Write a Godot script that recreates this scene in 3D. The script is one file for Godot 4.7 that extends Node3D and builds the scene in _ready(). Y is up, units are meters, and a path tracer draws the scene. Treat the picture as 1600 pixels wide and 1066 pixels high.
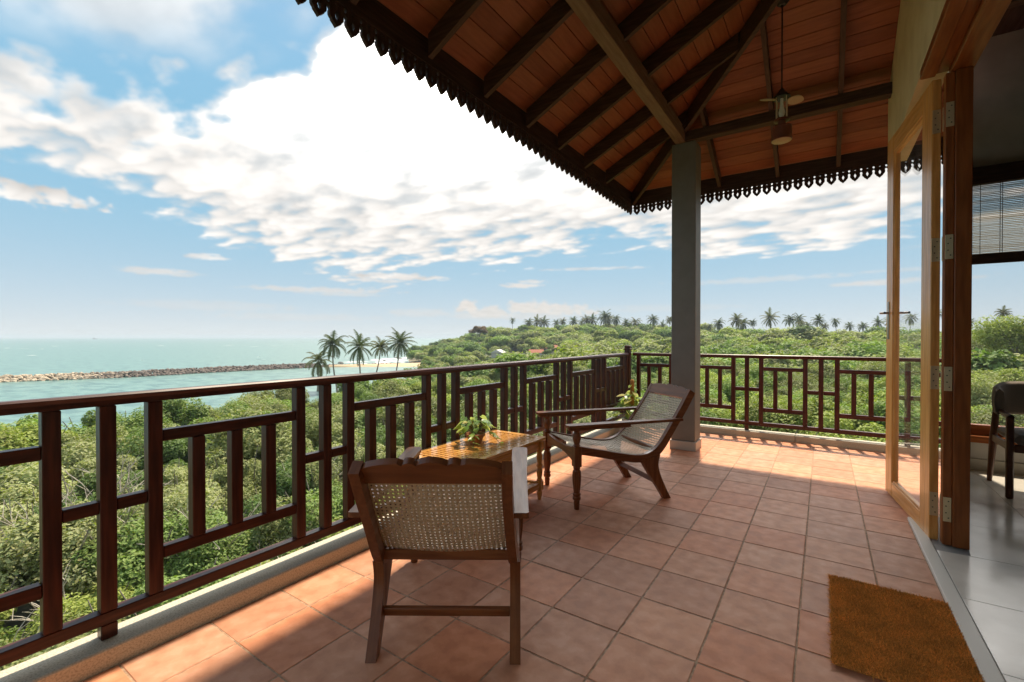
extends Node3D
# Veranda above a tropical bay. x runs along the far railing, -z along the left railing, y up, metres; the veranda floor is y = 0.

const SEA := -11.0
const CAM_YAW := 34.25
var rng := RandomNumberGenerator.new()
var M := {}
var cache := {}
var names := {}

# ------------------------------------------------------------------ helpers
class MB:
	var v := PackedVector3Array()
	var c := PackedColorArray()
	var tint := Color.WHITE
	var colored := false
	func tri(a: Vector3, b: Vector3, d: Vector3) -> void:
		v.append(a); v.append(b); v.append(d)
		if colored:
			c.append(tint); c.append(tint); c.append(tint)
	func otri(a: Vector3, b: Vector3, d: Vector3, out: Vector3) -> void:
		if (d - a).cross(b - a).dot(out) >= 0.0: tri(a, b, d)
		else: tri(a, d, b)
	func quad(a: Vector3, b: Vector3, d: Vector3, e: Vector3) -> void:
		tri(a, b, d); tri(a, d, e)
	func oquad(a: Vector3, b: Vector3, d: Vector3, e: Vector3, out: Vector3) -> void:
		otri(a, b, d, out); otri(a, d, e, out)
	func mesh(smooth := false) -> ArrayMesh:
		var m := ArrayMesh.new()
		if smooth:
			var st := SurfaceTool.new()
			st.begin(Mesh.PRIMITIVE_TRIANGLES)
			st.set_smooth_group(0)
			for i in v.size():
				if colored: st.set_color(c[i])
				st.add_vertex(v[i])
			st.generate_normals()
			st.index()
			return st.commit()
		var arr := []
		arr.resize(Mesh.ARRAY_MAX)
		arr[Mesh.ARRAY_VERTEX] = v
		if colored: arr[Mesh.ARRAY_COLOR] = c
		m.add_surface_from_arrays(Mesh.PRIMITIVE_TRIANGLES, arr)
		return m
	# chamfered box
	func cbox(xf: Transform3D, sz: Vector3, ch: float) -> void:
		var h := sz * 0.5
		var pt := func(s: Vector3, ax: int) -> Vector3:
			var r := Vector3(h.x - ch, h.y - ch, h.z - ch)
			r[ax] = h[ax]
			return xf * (r * s)
		for ax in 3:
			var u := (ax + 1) % 3
			var w := (ax + 2) % 3
			for s: float in [-1.0, 1.0]:
				var q := []
				for k in [[-1.0, -1.0], [1.0, -1.0], [1.0, 1.0], [-1.0, 1.0]]:
					var sg := Vector3.ZERO
					sg[ax] = s; sg[u] = k[0]; sg[w] = k[1]
					q.append(pt.call(sg, ax))
				var o := Vector3.ZERO
				o[ax] = s
				oquad(q[0], q[1], q[2], q[3], xf.basis * o)
			if ch > 0.0:
				for su: float in [-1.0, 1.0]:
					for sw: float in [-1.0, 1.0]:
						var s1 := Vector3.ZERO
						s1[u] = su; s1[w] = sw; s1[ax] = -1.0
						var s2 := s1
						s2[ax] = 1.0
						var o2 := Vector3.ZERO
						o2[u] = su; o2[w] = sw
						oquad(pt.call(s1, u), pt.call(s1, w), pt.call(s2, w), pt.call(s2, u), xf.basis * o2)
		if ch > 0.0:
			for i in 8:
				var s := Vector3(1.0 if i & 1 else -1.0, 1.0 if i & 2 else -1.0, 1.0 if i & 4 else -1.0)
				otri(pt.call(s, 0), pt.call(s, 1), pt.call(s, 2), xf.basis * s)
	func box(lo: Vector3, hi: Vector3, ch := 0.0) -> void:
		cbox(Transform3D(Basis(), (lo + hi) * 0.5), hi - lo, ch)
	# polygon in the xy plane of xf, pushed out along z from z0 to z1
	func extrude(poly: PackedVector2Array, z0: float, z1: float, xf := Transform3D()) -> void:
		var idx := Geometry2D.triangulate_polygon(poly)
		for i in range(0, idx.size(), 3):
			for z in [z0, z1]:
				var p := []
				for k in 3: p.append(xf * Vector3(poly[idx[i + k]].x, poly[idx[i + k]].y, z))
				otri(p[0], p[1], p[2], xf.basis.z * (1.0 if z == maxf(z0, z1) else -1.0))
		var area := 0.0
		for i in poly.size():
			area += poly[i].cross(poly[(i + 1) % poly.size()])
		for i in poly.size():
			var a := poly[i]
			var b := poly[(i + 1) % poly.size()]
			var o: Vector2 = Vector2((b - a).y, -(b - a).x) * signf(area)
			oquad(xf * Vector3(a.x, a.y, z0), xf * Vector3(b.x, b.y, z0), xf * Vector3(b.x, b.y, z1), xf * Vector3(a.x, a.y, z1), xf.basis * Vector3(o.x, o.y, 0))
	# turned profile: pairs of radius, height
	func lathe(prof: Array, seg: int, at: Vector3, flute := 0.0, f0 := 0.0, f1 := 0.0) -> void:
		for i in prof.size() - 1:
			var a: Vector2 = prof[i]
			var b: Vector2 = prof[i + 1]
			for k in seg:
				var t0 := TAU * k / seg
				var t1 := TAU * (k + 1) / seg
				var fa0 := 1.0
				var fa1 := 1.0
				var fb0 := 1.0
				var fb1 := 1.0
				if flute > 0.0:
					if a.y > f0 and a.y < f1:
						fa0 = 1.0 - flute * (k % 2); fa1 = 1.0 - flute * ((k + 1) % 2)
					if b.y > f0 and b.y < f1:
						fb0 = 1.0 - flute * (k % 2); fb1 = 1.0 - flute * ((k + 1) % 2)
				var d0 := Vector3(cos(t0), 0, sin(t0))
				var d1 := Vector3(cos(t1), 0, sin(t1))
				var o := d0 + d1 + Vector3(0, (a.x - b.x) * 40.0 * signf(b.y - a.y + 0.00001), 0)
				oquad(at + d0 * a.x * fa0 + Vector3(0, a.y, 0), at + d1 * a.x * fa1 + Vector3(0, a.y, 0), at + d1 * b.x * fb1 + Vector3(0, b.y, 0), at + d0 * b.x * fb0 + Vector3(0, b.y, 0), o)
	# tube along points, with a radius at each
	func tube(p: PackedVector3Array, r: PackedFloat32Array, seg: int) -> void:
		var up := Vector3(0.31, 0.2, 0.93).normalized()
		for i in p.size() - 1:
			var d := (p[i + 1] - p[i]).normalized()
			var d2 := d
			if i + 2 < p.size(): d2 = (p[i + 2] - p[i + 1] + p[i + 1] - p[i]).normalized()
			var d1 := d
			if i > 0: d1 = (p[i + 1] - p[i - 1]).normalized()
			var x1 := d1.cross(up).normalized()
			var y1 := x1.cross(d1)
			var x2 := d2.cross(up).normalized()
			var y2 := x2.cross(d2)
			for k in seg:
				var a := TAU * k / seg
				var b := TAU * (k + 1) / seg
				var ra := x1 * cos(a) + y1 * sin(a)
				var rb := x1 * cos(b) + y1 * sin(b)
				oquad(p[i] + ra * r[i], p[i] + rb * r[i], p[i + 1] + (x2 * cos(b) + y2 * sin(b)) * r[i + 1], p[i + 1] + (x2 * cos(a) + y2 * sin(a)) * r[i + 1], ra + rb)

func numbered(called: String) -> String:
	var n: int = names.get(called, 0)
	names[called] = n + 1
	return called if n == 0 else "%s_%03d" % [called, n]

func part(called: String, mesh: Mesh, m: Material, parent: Node3D) -> MeshInstance3D:
	var o := MeshInstance3D.new()
	o.name = called
	o.mesh = mesh
	o.material_override = m
	parent.add_child(o, true)
	var key := "%d/%s" % [parent.get_instance_id(), called]
	var n: int = names.get(key, 0)
	names[key] = n + 1
	if n > 0: o.name = "%s_%03d" % [called, n]
	return o

func thing(called: String, label: String, category: String, at := Vector3.ZERO, turn := 0.0, group := "") -> Node3D:
	var o := Node3D.new()
	o.name = numbered(called)
	add_child(o)
	o.position = at
	o.rotation.y = turn
	tag(o, label, category, group)
	return o

func tag(o: Node, label: String, category: String, group := "") -> void:
	o.set_meta("label", label)
	o.set_meta("category", category)
	if group: o.set_meta("group", group)

func struct(called: String, mesh: Mesh, m: Material) -> MeshInstance3D:
	var o := MeshInstance3D.new()
	o.name = numbered(called)
	o.mesh = mesh
	o.material_override = m
	add_child(o)
	o.set_meta("kind", "structure")
	return o

func lin(r: float, g: float, b: float) -> Color:
	return Color(r, g, b).linear_to_srgb()

func mat(c: Color, rough: float, spec := 0.5) -> StandardMaterial3D:
	var m := StandardMaterial3D.new()
	m.albedo_color = c
	m.roughness = rough
	m.metallic_specular = spec
	return m

func noise_tex(sd: int, freq: float, oct: int, cols: Array, size := 512, normal := false, bump := 4.0) -> NoiseTexture2D:
	var n := FastNoiseLite.new()
	n.seed = sd
	n.frequency = freq
	n.fractal_octaves = oct
	n.noise_type = FastNoiseLite.TYPE_SIMPLEX_SMOOTH
	var t := NoiseTexture2D.new()
	t.width = size
	t.height = size
	t.seamless = true
	t.noise = n
	if normal:
		t.as_normal_map = true
		t.bump_strength = bump
	if cols.size() > 0:
		var g := Gradient.new()
		var offs := PackedFloat32Array()
		var cs := PackedColorArray()
		for i in cols.size():
			offs.append(float(i) / (cols.size() - 1) * 0.5 + 0.25)
			cs.append(cols[i])
		g.offsets = offs
		g.colors = cs
		t.color_ramp = g
	return t

func tri_map(m: StandardMaterial3D, scale: Vector3, world := true) -> StandardMaterial3D:
	m.uv1_triplanar = true
	m.uv1_world_triplanar = world
	m.uv1_scale = scale
	return m

# wood in three grain directions: key_x, key_y, key_z
func wood(key: String, dark: Color, pale: Color, rough: float, coat := 0.0, world := true, fine := 1.0) -> void:
	var t := noise_tex(key.hash() % 9999, 0.012, 5, [dark, dark.lerp(pale, 0.35), dark.lerp(pale, 0.6), pale])
	var r := noise_tex(key.hash() % 977, 0.02, 3, [Color(0.75, 0.75, 0.75), Color(1, 1, 1)], 256)
	for ax in 3:
		var m := mat(Color.WHITE, rough)
		m.albedo_texture = t
		m.roughness_texture = r
		m.metallic_specular = 0.36
		var s := Vector3(5.0, 5.0, 5.0) * fine
		s[ax] = 0.45 * fine
		tri_map(m, s, world)
		m.uv1_offset = Vector3(0.37, 0.11, 0.71)
		if coat > 0.0:
			m.clearcoat_enabled = true
			m.clearcoat = coat
			m.clearcoat_roughness = 0.12
		M[key + "_" + "xyz"[ax]] = m

func smooth_curve(p: PackedVector2Array, per: int) -> PackedVector2Array:
	var out := PackedVector2Array()
	for i in p.size() - 1:
		var a := p[maxi(i - 1, 0)]
		var d := p[mini(i + 2, p.size() - 1)]
		for k in per:
			out.append(p[i].cubic_interpolate(p[i + 1], a, d, float(k) / per))
	out.append(p[p.size() - 1])
	return out

func box_mesh(sz: Vector3, ch: float) -> ArrayMesh:
	var key := "%.4f/%.4f/%.4f/%.4f" % [sz.x, sz.y, sz.z, ch]
	if not cache.has(key):
		var b := MB.new()
		b.cbox(Transform3D(), sz, ch)
		cache[key] = b.mesh()
	return cache[key]

func bpart(called: String, lo: Vector3, hi: Vector3, ch: float, m: Material, parent: Node3D) -> MeshInstance3D:
	var o := part(called, box_mesh(hi - lo, ch), m, parent)
	o.position = (lo + hi) * 0.5
	return o

func sstep(a: float, b: float, x: float) -> float:
	var t := clampf((x - a) / (b - a), 0.0, 1.0)
	return t * t * (3.0 - 2.0 * t)

# ------------------------------------------------------------------ sky
func ring_value(pts: Array, th: float) -> float:
	# piecewise smooth curve round the whole circle; pts = [[degrees, value], ...] ascending from -180
	for i in pts.size() - 1:
		if th <= pts[i + 1][0]:
			var t: float = (th - pts[i][0]) / (pts[i + 1][0] - pts[i][0])
			t = t * t * (3.0 - 2.0 * t)
			return lerpf(pts[i][1], pts[i + 1][1], t)
	return pts[pts.size() - 1][1]

func make_sky(sun_to: Vector3, gain: float) -> ImageTexture:
	var w := 3072
	var h := 1536
	var data := PackedFloat32Array()
	data.resize(w * h * 3)
	data.fill(0.4 * gain)
	var n1 := FastNoiseLite.new()
	n1.seed = 11; n1.frequency = 1.0; n1.fractal_octaves = 5; n1.noise_type = FastNoiseLite.TYPE_SIMPLEX_SMOOTH
	var n2 := FastNoiseLite.new()
	n2.seed = 5; n2.frequency = 1.0; n2.fractal_octaves = 4; n2.noise_type = FastNoiseLite.TYPE_SIMPLEX_SMOOTH
	var n3 := FastNoiseLite.new()
	n3.seed = 23; n3.frequency = 1.0; n3.fractal_octaves = 3; n3.noise_type = FastNoiseLite.TYPE_SIMPLEX_SMOOTH
	var nc := FastNoiseLite.new()
	nc.seed = 8; nc.frequency = 1.0; nc.noise_type = FastNoiseLite.TYPE_CELLULAR
	nc.cellular_return_type = FastNoiseLite.RETURN_DISTANCE
	nc.fractal_type = FastNoiseLite.FRACTAL_NONE
	# lower and upper edge of the cloud deck, invented out of view, raised there to keep the low sky dimmer (degrees from the view axis, tangent of elevation)
	var lower := [[-180, 0.36], [-150, 0.42], [-120, 0.34], [-85, 0.38], [-64, 0.30], [-48, 0.258], [-40, 0.245], [-35, 0.21], [-29, 0.168], [-22.8, 0.145], [-11.8, 0.15], [0, 0.18], [15.6, 0.196], [22.8, 0.165], [39, 0.17], [60, 0.26], [90, 0.40], [125, 0.35], [155, 0.43], [180, 0.36]]
	var upper := [[-180, 0.9], [-140, 0.8], [-100, 0.95], [-64, 0.5], [-48, 0.457], [-42, 0.455], [-35, 0.49], [-29, 0.53], [-24.8, 0.6], [-15.6, 0.74], [0, 0.85], [30, 0.8], [70, 0.75], [110, 1.0], [150, 0.85], [180, 0.9]]
	# long thin clouds: degrees, tan, half width, half height, strength
	var streaks := [[-37.5, 0.113, 3.4, 0.0065, 0.75], [-33.6, 0.146, 2.0, 0.006, 0.8], [-47, 0.213, 5.5, 0.018, 1.0], [-23, 0.095, 8.0, 0.006, 0.7], [-20, 0.088, 5.0, 0.004, 0.5], [-14.5, 0.128, 6.0, 0.008, 0.95], [-17.0, 0.119, 5.0, 0.004, 0.7], [1.2, 0.113, 2.6, 0.0065, 0.95], [2.6, 0.121, 2.0, 0.004, 0.75], [10, 0.147, 7.0, 0.0035, 0.55], [-33, 0.058, 8.0, 0.01, 0.3], [-11, 0.052, 5.0, 0.009, 0.45], [-5.5, 0.046, 2.2, 0.007, 0.5], [28, 0.11, 9.0, 0.006, 0.4], [40, 0.093, 6.0, 0.005, 0.7], [41, 0.112, 5.0, 0.003, 0.5], [-25, 0.04, 9.0, 0.008, 0.3], [18, 0.06, 9.0, 0.008, 0.25]]
	# heaped clouds near the horizon: degrees, tan, half width, half height, strength
	var heaps := [[-5.6, 0.066, 1.5, 0.017, 1.0], [-3.2, 0.052, 3.2, 0.016, 0.85], [2.6, 0.064, 4.0, 0.017, 0.95], [6.6, 0.057, 4.2, 0.014, 0.85], [0.6, 0.046, 9.0, 0.008, 0.5]]
	rng.seed = 77
	for i in 26:
		streaks.append([54.0 + rng.randf() * 252.0, 0.05 + rng.randf() * 0.12, 2.0 + rng.randf() * 7.0, 0.003 + rng.randf() * 0.007, 0.3 + rng.randf() * 0.6])
	for i in 9:
		heaps.append([60.0 + i * 27.0 + rng.randf() * 9.0, 0.05 + rng.randf() * 0.02, 2.0 + rng.randf() * 3.0, 0.012 + rng.randf() * 0.008, 0.6 + rng.randf() * 0.4])
	for x in w:
		var a := wrapf((x + 0.5) / w * TAU, -PI, PI)   # the seam of the panorama lies at -z
		var th := rad_to_deg(a) + CAM_YAW
		if th > 180.0: th -= 360.0
		var sa := sin(a)
		var ca := -cos(a)
		var lo := ring_value(lower, th)
		var up := ring_value(upper, th)
		var near_s := []
		for s in streaks + heaps:
			var d: float = absf(fposmod(th - s[0] + 180.0, 360.0) - 180.0)
			if d < s[2] * 2.2: near_s.append([d / s[2], s[1], s[3], s[4], s[3] > 0.0115])
		for y in h / 2:
			var el := PI * (0.5 - (y + 0.5) / h)
			var t := tan(minf(el, 1.5))
			var ce := cos(el)
			var dx := sa * ce
			var dz := ca * ce
			var dy := sin(el)
			# air
			var hz := exp(-t * 7.0)
			var hi := sstep(0.2, 0.9, t)
			var r := lerpf(lerpf(0.20, 0.30, hi), 0.66, hz)
			var g := lerpf(lerpf(0.465, 0.50, hi), 0.69, hz)
			var b := lerpf(lerpf(0.66, 0.71, hi), 0.70, hz)
			# cloud deck in the plane of the layer
			var k := 1.0 / (dy + 0.1)
			var px := dx * k
			var pz := dz * k
			var big := n2.get_noise_2d(px * 0.55, pz * 0.55)
			var fine := n1.get_noise_2d(px * 2.1 + 7.0, pz * 3.3)
			var depth := sstep(lo, lo + 0.19, t)
			var lump := 0.5
			if t < lo + 0.26 and t > lo - 0.08:
				lump = clampf(-nc.get_noise_2d(px * 6.5 + fine * 1.3, pz * 8.5 + big) * 1.15, 0.0, 1.0)
			var ed := 0.03 + 0.05 * t
			var tt := t + big * 0.055 + fine * 0.034
			var m := sstep(lo - ed, lo + ed * 1.3, tt) * (1.0 - sstep(up - 0.15, up + 0.13, t + big * 0.17 + fine * 0.26))
			var zone := 1.0 - sstep(lo + 0.06, lo + 0.22, t)
			var den := sstep(0.08, 0.86, m * (0.66 + 0.5 * depth) + (fine * (0.62 - 0.3 * depth) + zone * (lump - 0.45) * 0.62) * sstep(0.0, 0.45, m))
			den *= 1.0 - 0.25 * sstep(0.0, 0.7, -fine * 1.2 - big * 0.3) * (1.0 - 0.35 * depth)
			# broken cloud above the deck
			var over := sstep(up - 0.05, up + 0.1, t)
			if over > 0.0:
				var wisp := n3.get_noise_2d(px * 1.4 - 3.0, pz * 1.4)
				den = maxf(den, over * sstep(0.10, 0.62, wisp * 0.8 + big * 0.5 + fine * 0.4) * 0.7)
			var rag := 0.0
			if t < 0.30:
				rag = n1.get_noise_2d(a * 26.0, t * 130.0)
				var heap := n2.get_noise_2d(a * 34.0, t * 42.0)
				for s in near_s:
					var dv: float = (t - s[1]) / s[2]
					if absf(dv) < 3.0:
						var q: float = s[0] * s[0] + dv * dv
						if s[4]: q += heap * 1.3 + (0.5 if dv < -0.6 else 0.0)
						else: q += rag * 1.1
						den = maxf(den, s[3] * (1.0 - sstep(0.2, 1.25, q)))
			if den > 0.002:
				var shade := 0.72 + 0.08 * big + 0.26 * fine + zone * (lump - 0.5) * 0.24
				shade = lerpf(0.70 + rag * 0.10, shade, sstep(0.09, 0.16, t))
				var cosd := dx * sun_to.x + dy * sun_to.y + dz * sun_to.z
				var ang := acos(clampf(cosd, -1.0, 1.0))
				shade *= 1.0 + 0.12 * depth + 24.0 * exp(-pow(ang / 0.70, 2.0)) * pow(sstep(lo + 0.03, lo + 0.50, t + fine * 0.05), 1.6) * sstep(-0.02, 0.26, up - t + big * 0.1) * pow(sstep(0.4, 1.0, den), 2.0)  # cloud core near the sun, partly out of view, boosted to light the shaded veranda
				var warm := exp(-t * 12.0)
				r = lerpf(r, shade, den)
				g = lerpf(g, shade * (0.965 - 0.04 * warm), den)
				b = lerpf(b, shade * (0.92 - 0.08 * warm), den)
			var i := (y * w + x) * 3
			data[i] = r * gain
			data[i + 1] = g * gain
			data[i + 2] = b * gain
	var im := Image.create_from_data(w, h, false, Image.FORMAT_RGBF, data.to_byte_array())
	return ImageTexture.create_from_image(im)

func _ready() -> void:
	rng.seed = 1
	# ---------------------------------------------------------------- camera, sky, sun
	var cam := Camera3D.new()
	cam.name = "camera"
	add_child(cam)
	cam.position = Vector3(0, 1.27, 0)
	cam.rotation_degrees = Vector3(-0.481, CAM_YAW, 0)
	cam.fov = 73.4
	cam.near = 0.05
	cam.far = 60000.0
	cam.current = true
	var sun_to := Vector3(-0.10, 1.0, -0.44).normalized()
	var env := Environment.new()
	env.background_mode = Environment.BG_SKY
	var sky := Sky.new()
	var pano := PanoramaSkyMaterial.new()
	pano.panorama = make_sky(sun_to, 0.312)
	sky.sky_material = pano
	env.sky = sky
	env.tonemap_mode = Environment.TONE_MAPPER_LINEAR
	env.tonemap_exposure = 3.75
	env.background_energy_multiplier = 1.0
	env.fog_enabled = true
	env.fog_density = 0.00028
	env.fog_light_color = Color(0.86, 0.91, 0.95)
	env.sdfgi_enabled = true
	env.ssao_enabled = true
	env.ssil_enabled = true
	var we := WorldEnvironment.new()
	we.name = "world_environment"
	we.environment = env
	add_child(we)
	var sun := DirectionalLight3D.new()
	sun.name = "sun"
	add_child(sun)
	sun.look_at_from_position(sun_to * 50.0, Vector3.ZERO, Vector3.RIGHT)
	sun.light_energy = 0.61
	sun.light_color = Color(1.0, 0.94, 0.84)
	sun.light_angular_distance = 2.2
	sun.shadow_enabled = true
	make_materials()
	# ---------------------------------------------------------------- large structure
	land_and_sea()
	veranda_floor()
	house_walls()
	veranda_roof()
	# ---------------------------------------------------------------- objects
	railings()
	door_and_frame()
	dining_room()
	chairs_and_table()
	plants_on_veranda()
	door_mat()
	hanging_lamp()
	vegetation()
	shore_things()

func make_materials() -> void:
	wood("rail", lin(0.040, 0.010, 0.006), lin(0.085, 0.022, 0.011), 0.42, 0.12)
	wood("rafter", lin(0.050, 0.024, 0.014), lin(0.085, 0.046, 0.028), 0.6)
	wood("beam", lin(0.15, 0.088, 0.055), lin(0.20, 0.125, 0.082), 0.6)
	wood("board", lin(0.21, 0.060, 0.022), lin(0.28, 0.088, 0.034), 0.5)
	wood("board2", lin(0.17, 0.047, 0.018), lin(0.23, 0.069, 0.027), 0.5)
	wood("board3", lin(0.23, 0.074, 0.031), lin(0.30, 0.105, 0.045), 0.5)
	wood("valance", lin(0.034, 0.016, 0.011), lin(0.060, 0.031, 0.022), 0.7)
	wood("chair", lin(0.155, 0.050, 0.018), lin(0.235, 0.086, 0.031), 0.42, 0.1, false, 1.0)
	wood("table", lin(0.50, 0.23, 0.05), lin(0.66, 0.33, 0.09), 0.3, 0.6)
	wood("door", lin(0.58, 0.255, 0.060), lin(0.74, 0.37, 0.105), 0.42, 0.15, false)
	wood("frame", lin(0.20, 0.055, 0.011), lin(0.29, 0.088, 0.020), 0.42, 0.12)
	wood("dining", lin(0.07, 0.022, 0.010), lin(0.13, 0.045, 0.02), 0.35, 0.2, false)
	# terracotta
	var tt := noise_tex(3, 0.006, 5, [lin(0.53, 0.240, 0.132), lin(0.59, 0.278, 0.156), lin(0.615, 0.295, 0.168), lin(0.66, 0.335, 0.205)], 1024)
	var tr := noise_tex(9, 0.02, 5, [Color(0.84, 0.84, 0.84), Color(1, 1, 1)], 512)
	var tn := noise_tex(31, 0.03, 4, [], 512, true, 1.2)
	var tints := [lin(0.95, 0.93, 0.92), lin(1, 1, 1), lin(0.84, 0.82, 0.83), lin(1.0, 0.90, 0.84), lin(0.90, 0.94, 1.0), lin(0.96, 0.80, 0.70)]
	for i in tints.size():
		var m := mat(tints[i], 0.62, 0.38)
		m.albedo_texture = tt
		m.roughness_texture = tr
		m.normal_enabled = true
		m.normal_texture = tn
		m.normal_scale = 0.12
		tri_map(m, Vector3(1, 1, 1) * 1.3)
		m.uv1_offset = Vector3(0.17 * i, 0.3, 0.29 * i)
		M["tile%d" % i] = m
	var g := mat(lin(0.46, 0.30, 0.19), 0.9)
	g.albedo_texture = noise_tex(4, 0.03, 4, [Color(0.75, 0.75, 0.75), Color(1, 1, 1)])
	tri_map(g, Vector3.ONE * 1.5)
	M.grout = g
	var kt := mat(Color.WHITE, 0.85)
	kt.albedo_texture = noise_tex(14, 0.05, 5, [lin(0.38, 0.33, 0.25), lin(0.48, 0.43, 0.335), lin(0.53, 0.475, 0.375), lin(0.57, 0.51, 0.41)], 1024)
	M.kerb = tri_map(kt, Vector3.ONE * 2.0)
	var wp := mat(Color.WHITE, 0.8)
	wp.albedo_texture = noise_tex(16, 0.01, 5, [lin(0.65, 0.52, 0.32), lin(0.69, 0.56, 0.35), lin(0.72, 0.59, 0.38)])
	M.wall = tri_map(wp, Vector3.ONE * 0.6)
	var rp := mat(Color.WHITE, 0.8)
	rp.albedo_texture = noise_tex(17, 0.01, 5, [lin(0.40, 0.38, 0.35), lin(0.44, 0.42, 0.385), lin(0.47, 0.45, 0.41)])
	M.room_wall = tri_map(rp, Vector3.ONE * 0.6)
	var cp := mat(Color.WHITE, 0.6)
	cp.albedo_texture = noise_tex(18, 0.012, 5, [lin(0.150, 0.142, 0.122), lin(0.158, 0.150, 0.130), lin(0.165, 0.157, 0.137)])
	M.column = tri_map(cp, Vector3.ONE * 0.8)
	var rf := mat(Color.WHITE, 0.22)
	rf.albedo_texture = noise_tex(19, 0.006, 5, [lin(0.62, 0.575, 0.50), lin(0.67, 0.625, 0.55), lin(0.71, 0.665, 0.59)])
	rf.roughness_texture = noise_tex(29, 0.01, 3, [Color(0.7, 0.7, 0.7), Color(1, 1, 1)])
	M.room_tile = tri_map(rf, Vector3.ONE * 0.7)
	M.room_grout = mat(lin(0.3, 0.29, 0.27), 0.9)
	M.thresh = mat(lin(0.66, 0.62, 0.55), 0.4)
	var bam := mat(lin(0.30, 0.27, 0.23), 0.7)
	bam.backlight_enabled = true
	bam.backlight = Color(0.6, 0.57, 0.5)
	M.bamboo = bam
	M.skirting = mat(lin(0.42, 0.39, 0.33), 0.5)
	var gl := mat(Color(0.93, 0.97, 0.96, 0.05), 0.0)
	gl.transparency = BaseMaterial3D.TRANSPARENCY_ALPHA
	M.glass = gl
	var br := mat(lin(0.72, 0.58, 0.34), 0.4)
	br.metallic = 0.75
	M.brass = br
	var stl := mat(lin(0.35, 0.32, 0.28), 0.3)
	stl.metallic = 1.0
	M.steel = stl
	M.screw = mat(lin(0.08, 0.06, 0.03), 0.4)
	var ca := mat(Color.WHITE, 0.5)
	ca.albedo_texture = noise_tex(20, 0.05, 4, [lin(0.46, 0.34, 0.20), lin(0.58, 0.45, 0.29), lin(0.68, 0.54, 0.36)], 256)
	M.cane = tri_map(ca, Vector3.ONE * 6.0, false)
	var fb := mat(lin(0.26, 0.21, 0.17), 0.95)
	fb.albedo_texture = noise_tex(21, 0.15, 3, [Color(0.75, 0.75, 0.75), Color(1, 1, 1)], 256)
	fb.rim_enabled = true
	fb.rim = 0.3
	M.fabric = tri_map(fb, Vector3.ONE * 5.0)
	M.coir_base = mat(lin(0.5, 0.24, 0.06), 1.0)
	var co := mat(Color.WHITE, 0.9)
	co.vertex_color_use_as_albedo = true
	M.coir = co
	var pt := mat(Color.WHITE, 0.8)
	pt.albedo_texture = noise_tex(22, 0.03, 4, [lin(0.36, 0.14, 0.06), lin(0.46, 0.20, 0.095)], 256)
	M.pot = tri_map(pt, Vector3.ONE * 4.0)
	M.white_pot = mat(lin(0.55, 0.54, 0.5), 0.4)
	M.soil = mat(lin(0.05, 0.03, 0.02), 1.0)
	M.black_iron = mat(lin(0.02, 0.017, 0.015), 0.45)
	M.lamp_brown = mat(lin(0.15, 0.042, 0.02), 0.4)
	M.lamp_cream = mat(lin(0.40, 0.29, 0.15), 0.5)
	var bulb := mat(lin(0.75, 0.72, 0.62), 0.2)
	M.bulb = bulb
	for d in [["leaf_a", 0.10, 0.22, 0.03], ["leaf_b", 0.17, 0.27, 0.04], ["leaf_c", 0.06, 0.15, 0.03], ["leaf_d", 0.30, 0.26, 0.05]]:
		var lm := mat(lin(d[1], d[2], d[3]), 0.4)
		lm.backlight_enabled = true
		lm.backlight = Color(0.7, 0.75, 0.4)
		M[d[0]] = lm
	M.stem = mat(lin(0.12, 0.16, 0.05), 0.6)
	var ms := mat(Color.WHITE, 1.0)
	ms.albedo_texture = noise_tex(24, 0.08, 4, [lin(0.22, 0.09, 0.02), lin(0.42, 0.2, 0.05), lin(0.5, 0.28, 0.09)], 256)
	ms.heightmap_enabled = true
	ms.heightmap_texture = noise_tex(25, 0.1, 3, [], 256)
	ms.heightmap_scale = 0.6
	M.moss_pole = tri_map(ms, Vector3.ONE * 5.0)
	# trees: crown tones multiply the per-leaf tones of the meshes
	for d in [["crown0", 0.35, 0.405, 0.1], ["crown1", 0.245, 0.34, 0.095], ["crown2", 0.3, 0.325, 0.13], ["crown3", 0.165, 0.245, 0.075], ["crown4", 0.4, 0.42, 0.2], ["crown_dry", 0.20, 0.12, 0.06], ["palm", 0.075, 0.10, 0.03], ["palm_pale", 0.13, 0.13, 0.05], ["thicket", 1, 1, 1]]:
		var cm := mat(lin(d[1], d[2], d[3]), 0.55, 0.35)
		cm.vertex_color_use_as_albedo = true
		cm.backlight_enabled = true
		cm.backlight = Color(0.8, 0.86, 0.45)
		M[d[0]] = cm
	M.twig = mat(lin(0.42, 0.37, 0.30), 0.9)
	M.trunk = mat(lin(0.17, 0.145, 0.115), 0.9)
	M.palm_trunk = mat(lin(0.20, 0.17, 0.13), 0.9)
	var gm := mat(Color.WHITE, 1.0)
	gm.vertex_color_use_as_albedo = true
	gm.albedo_texture = noise_tex(26, 0.02, 5, [Color(0.65, 0.65, 0.65), Color(1, 1, 1)], 512)
	M.ground = tri_map(gm, Vector3.ONE * 0.12)
	var sm := mat(lin(0.150, 0.265, 0.235), 0.3, 0.5)
	sm.normal_enabled = true
	sm.normal_texture = noise_tex(27, 0.012, 5, [], 1024, true, 3.0)
	sm.normal_scale = 1.6
	sm.albedo_texture = noise_tex(28, 0.006, 4, [lin(0.55, 0.64, 0.68), lin(0.88, 0.91, 0.92), lin(1, 1, 1)], 1024)
	M.sea = tri_map(sm, Vector3(0.02, 0.02, 0.034))
	M.foam = mat(lin(0.80, 0.82, 0.80), 0.8)
	M.sand = tri_map(mat(lin(0.55, 0.40, 0.25), 1.0), Vector3.ONE)
	var rk := mat(Color.WHITE, 0.95)
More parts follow.
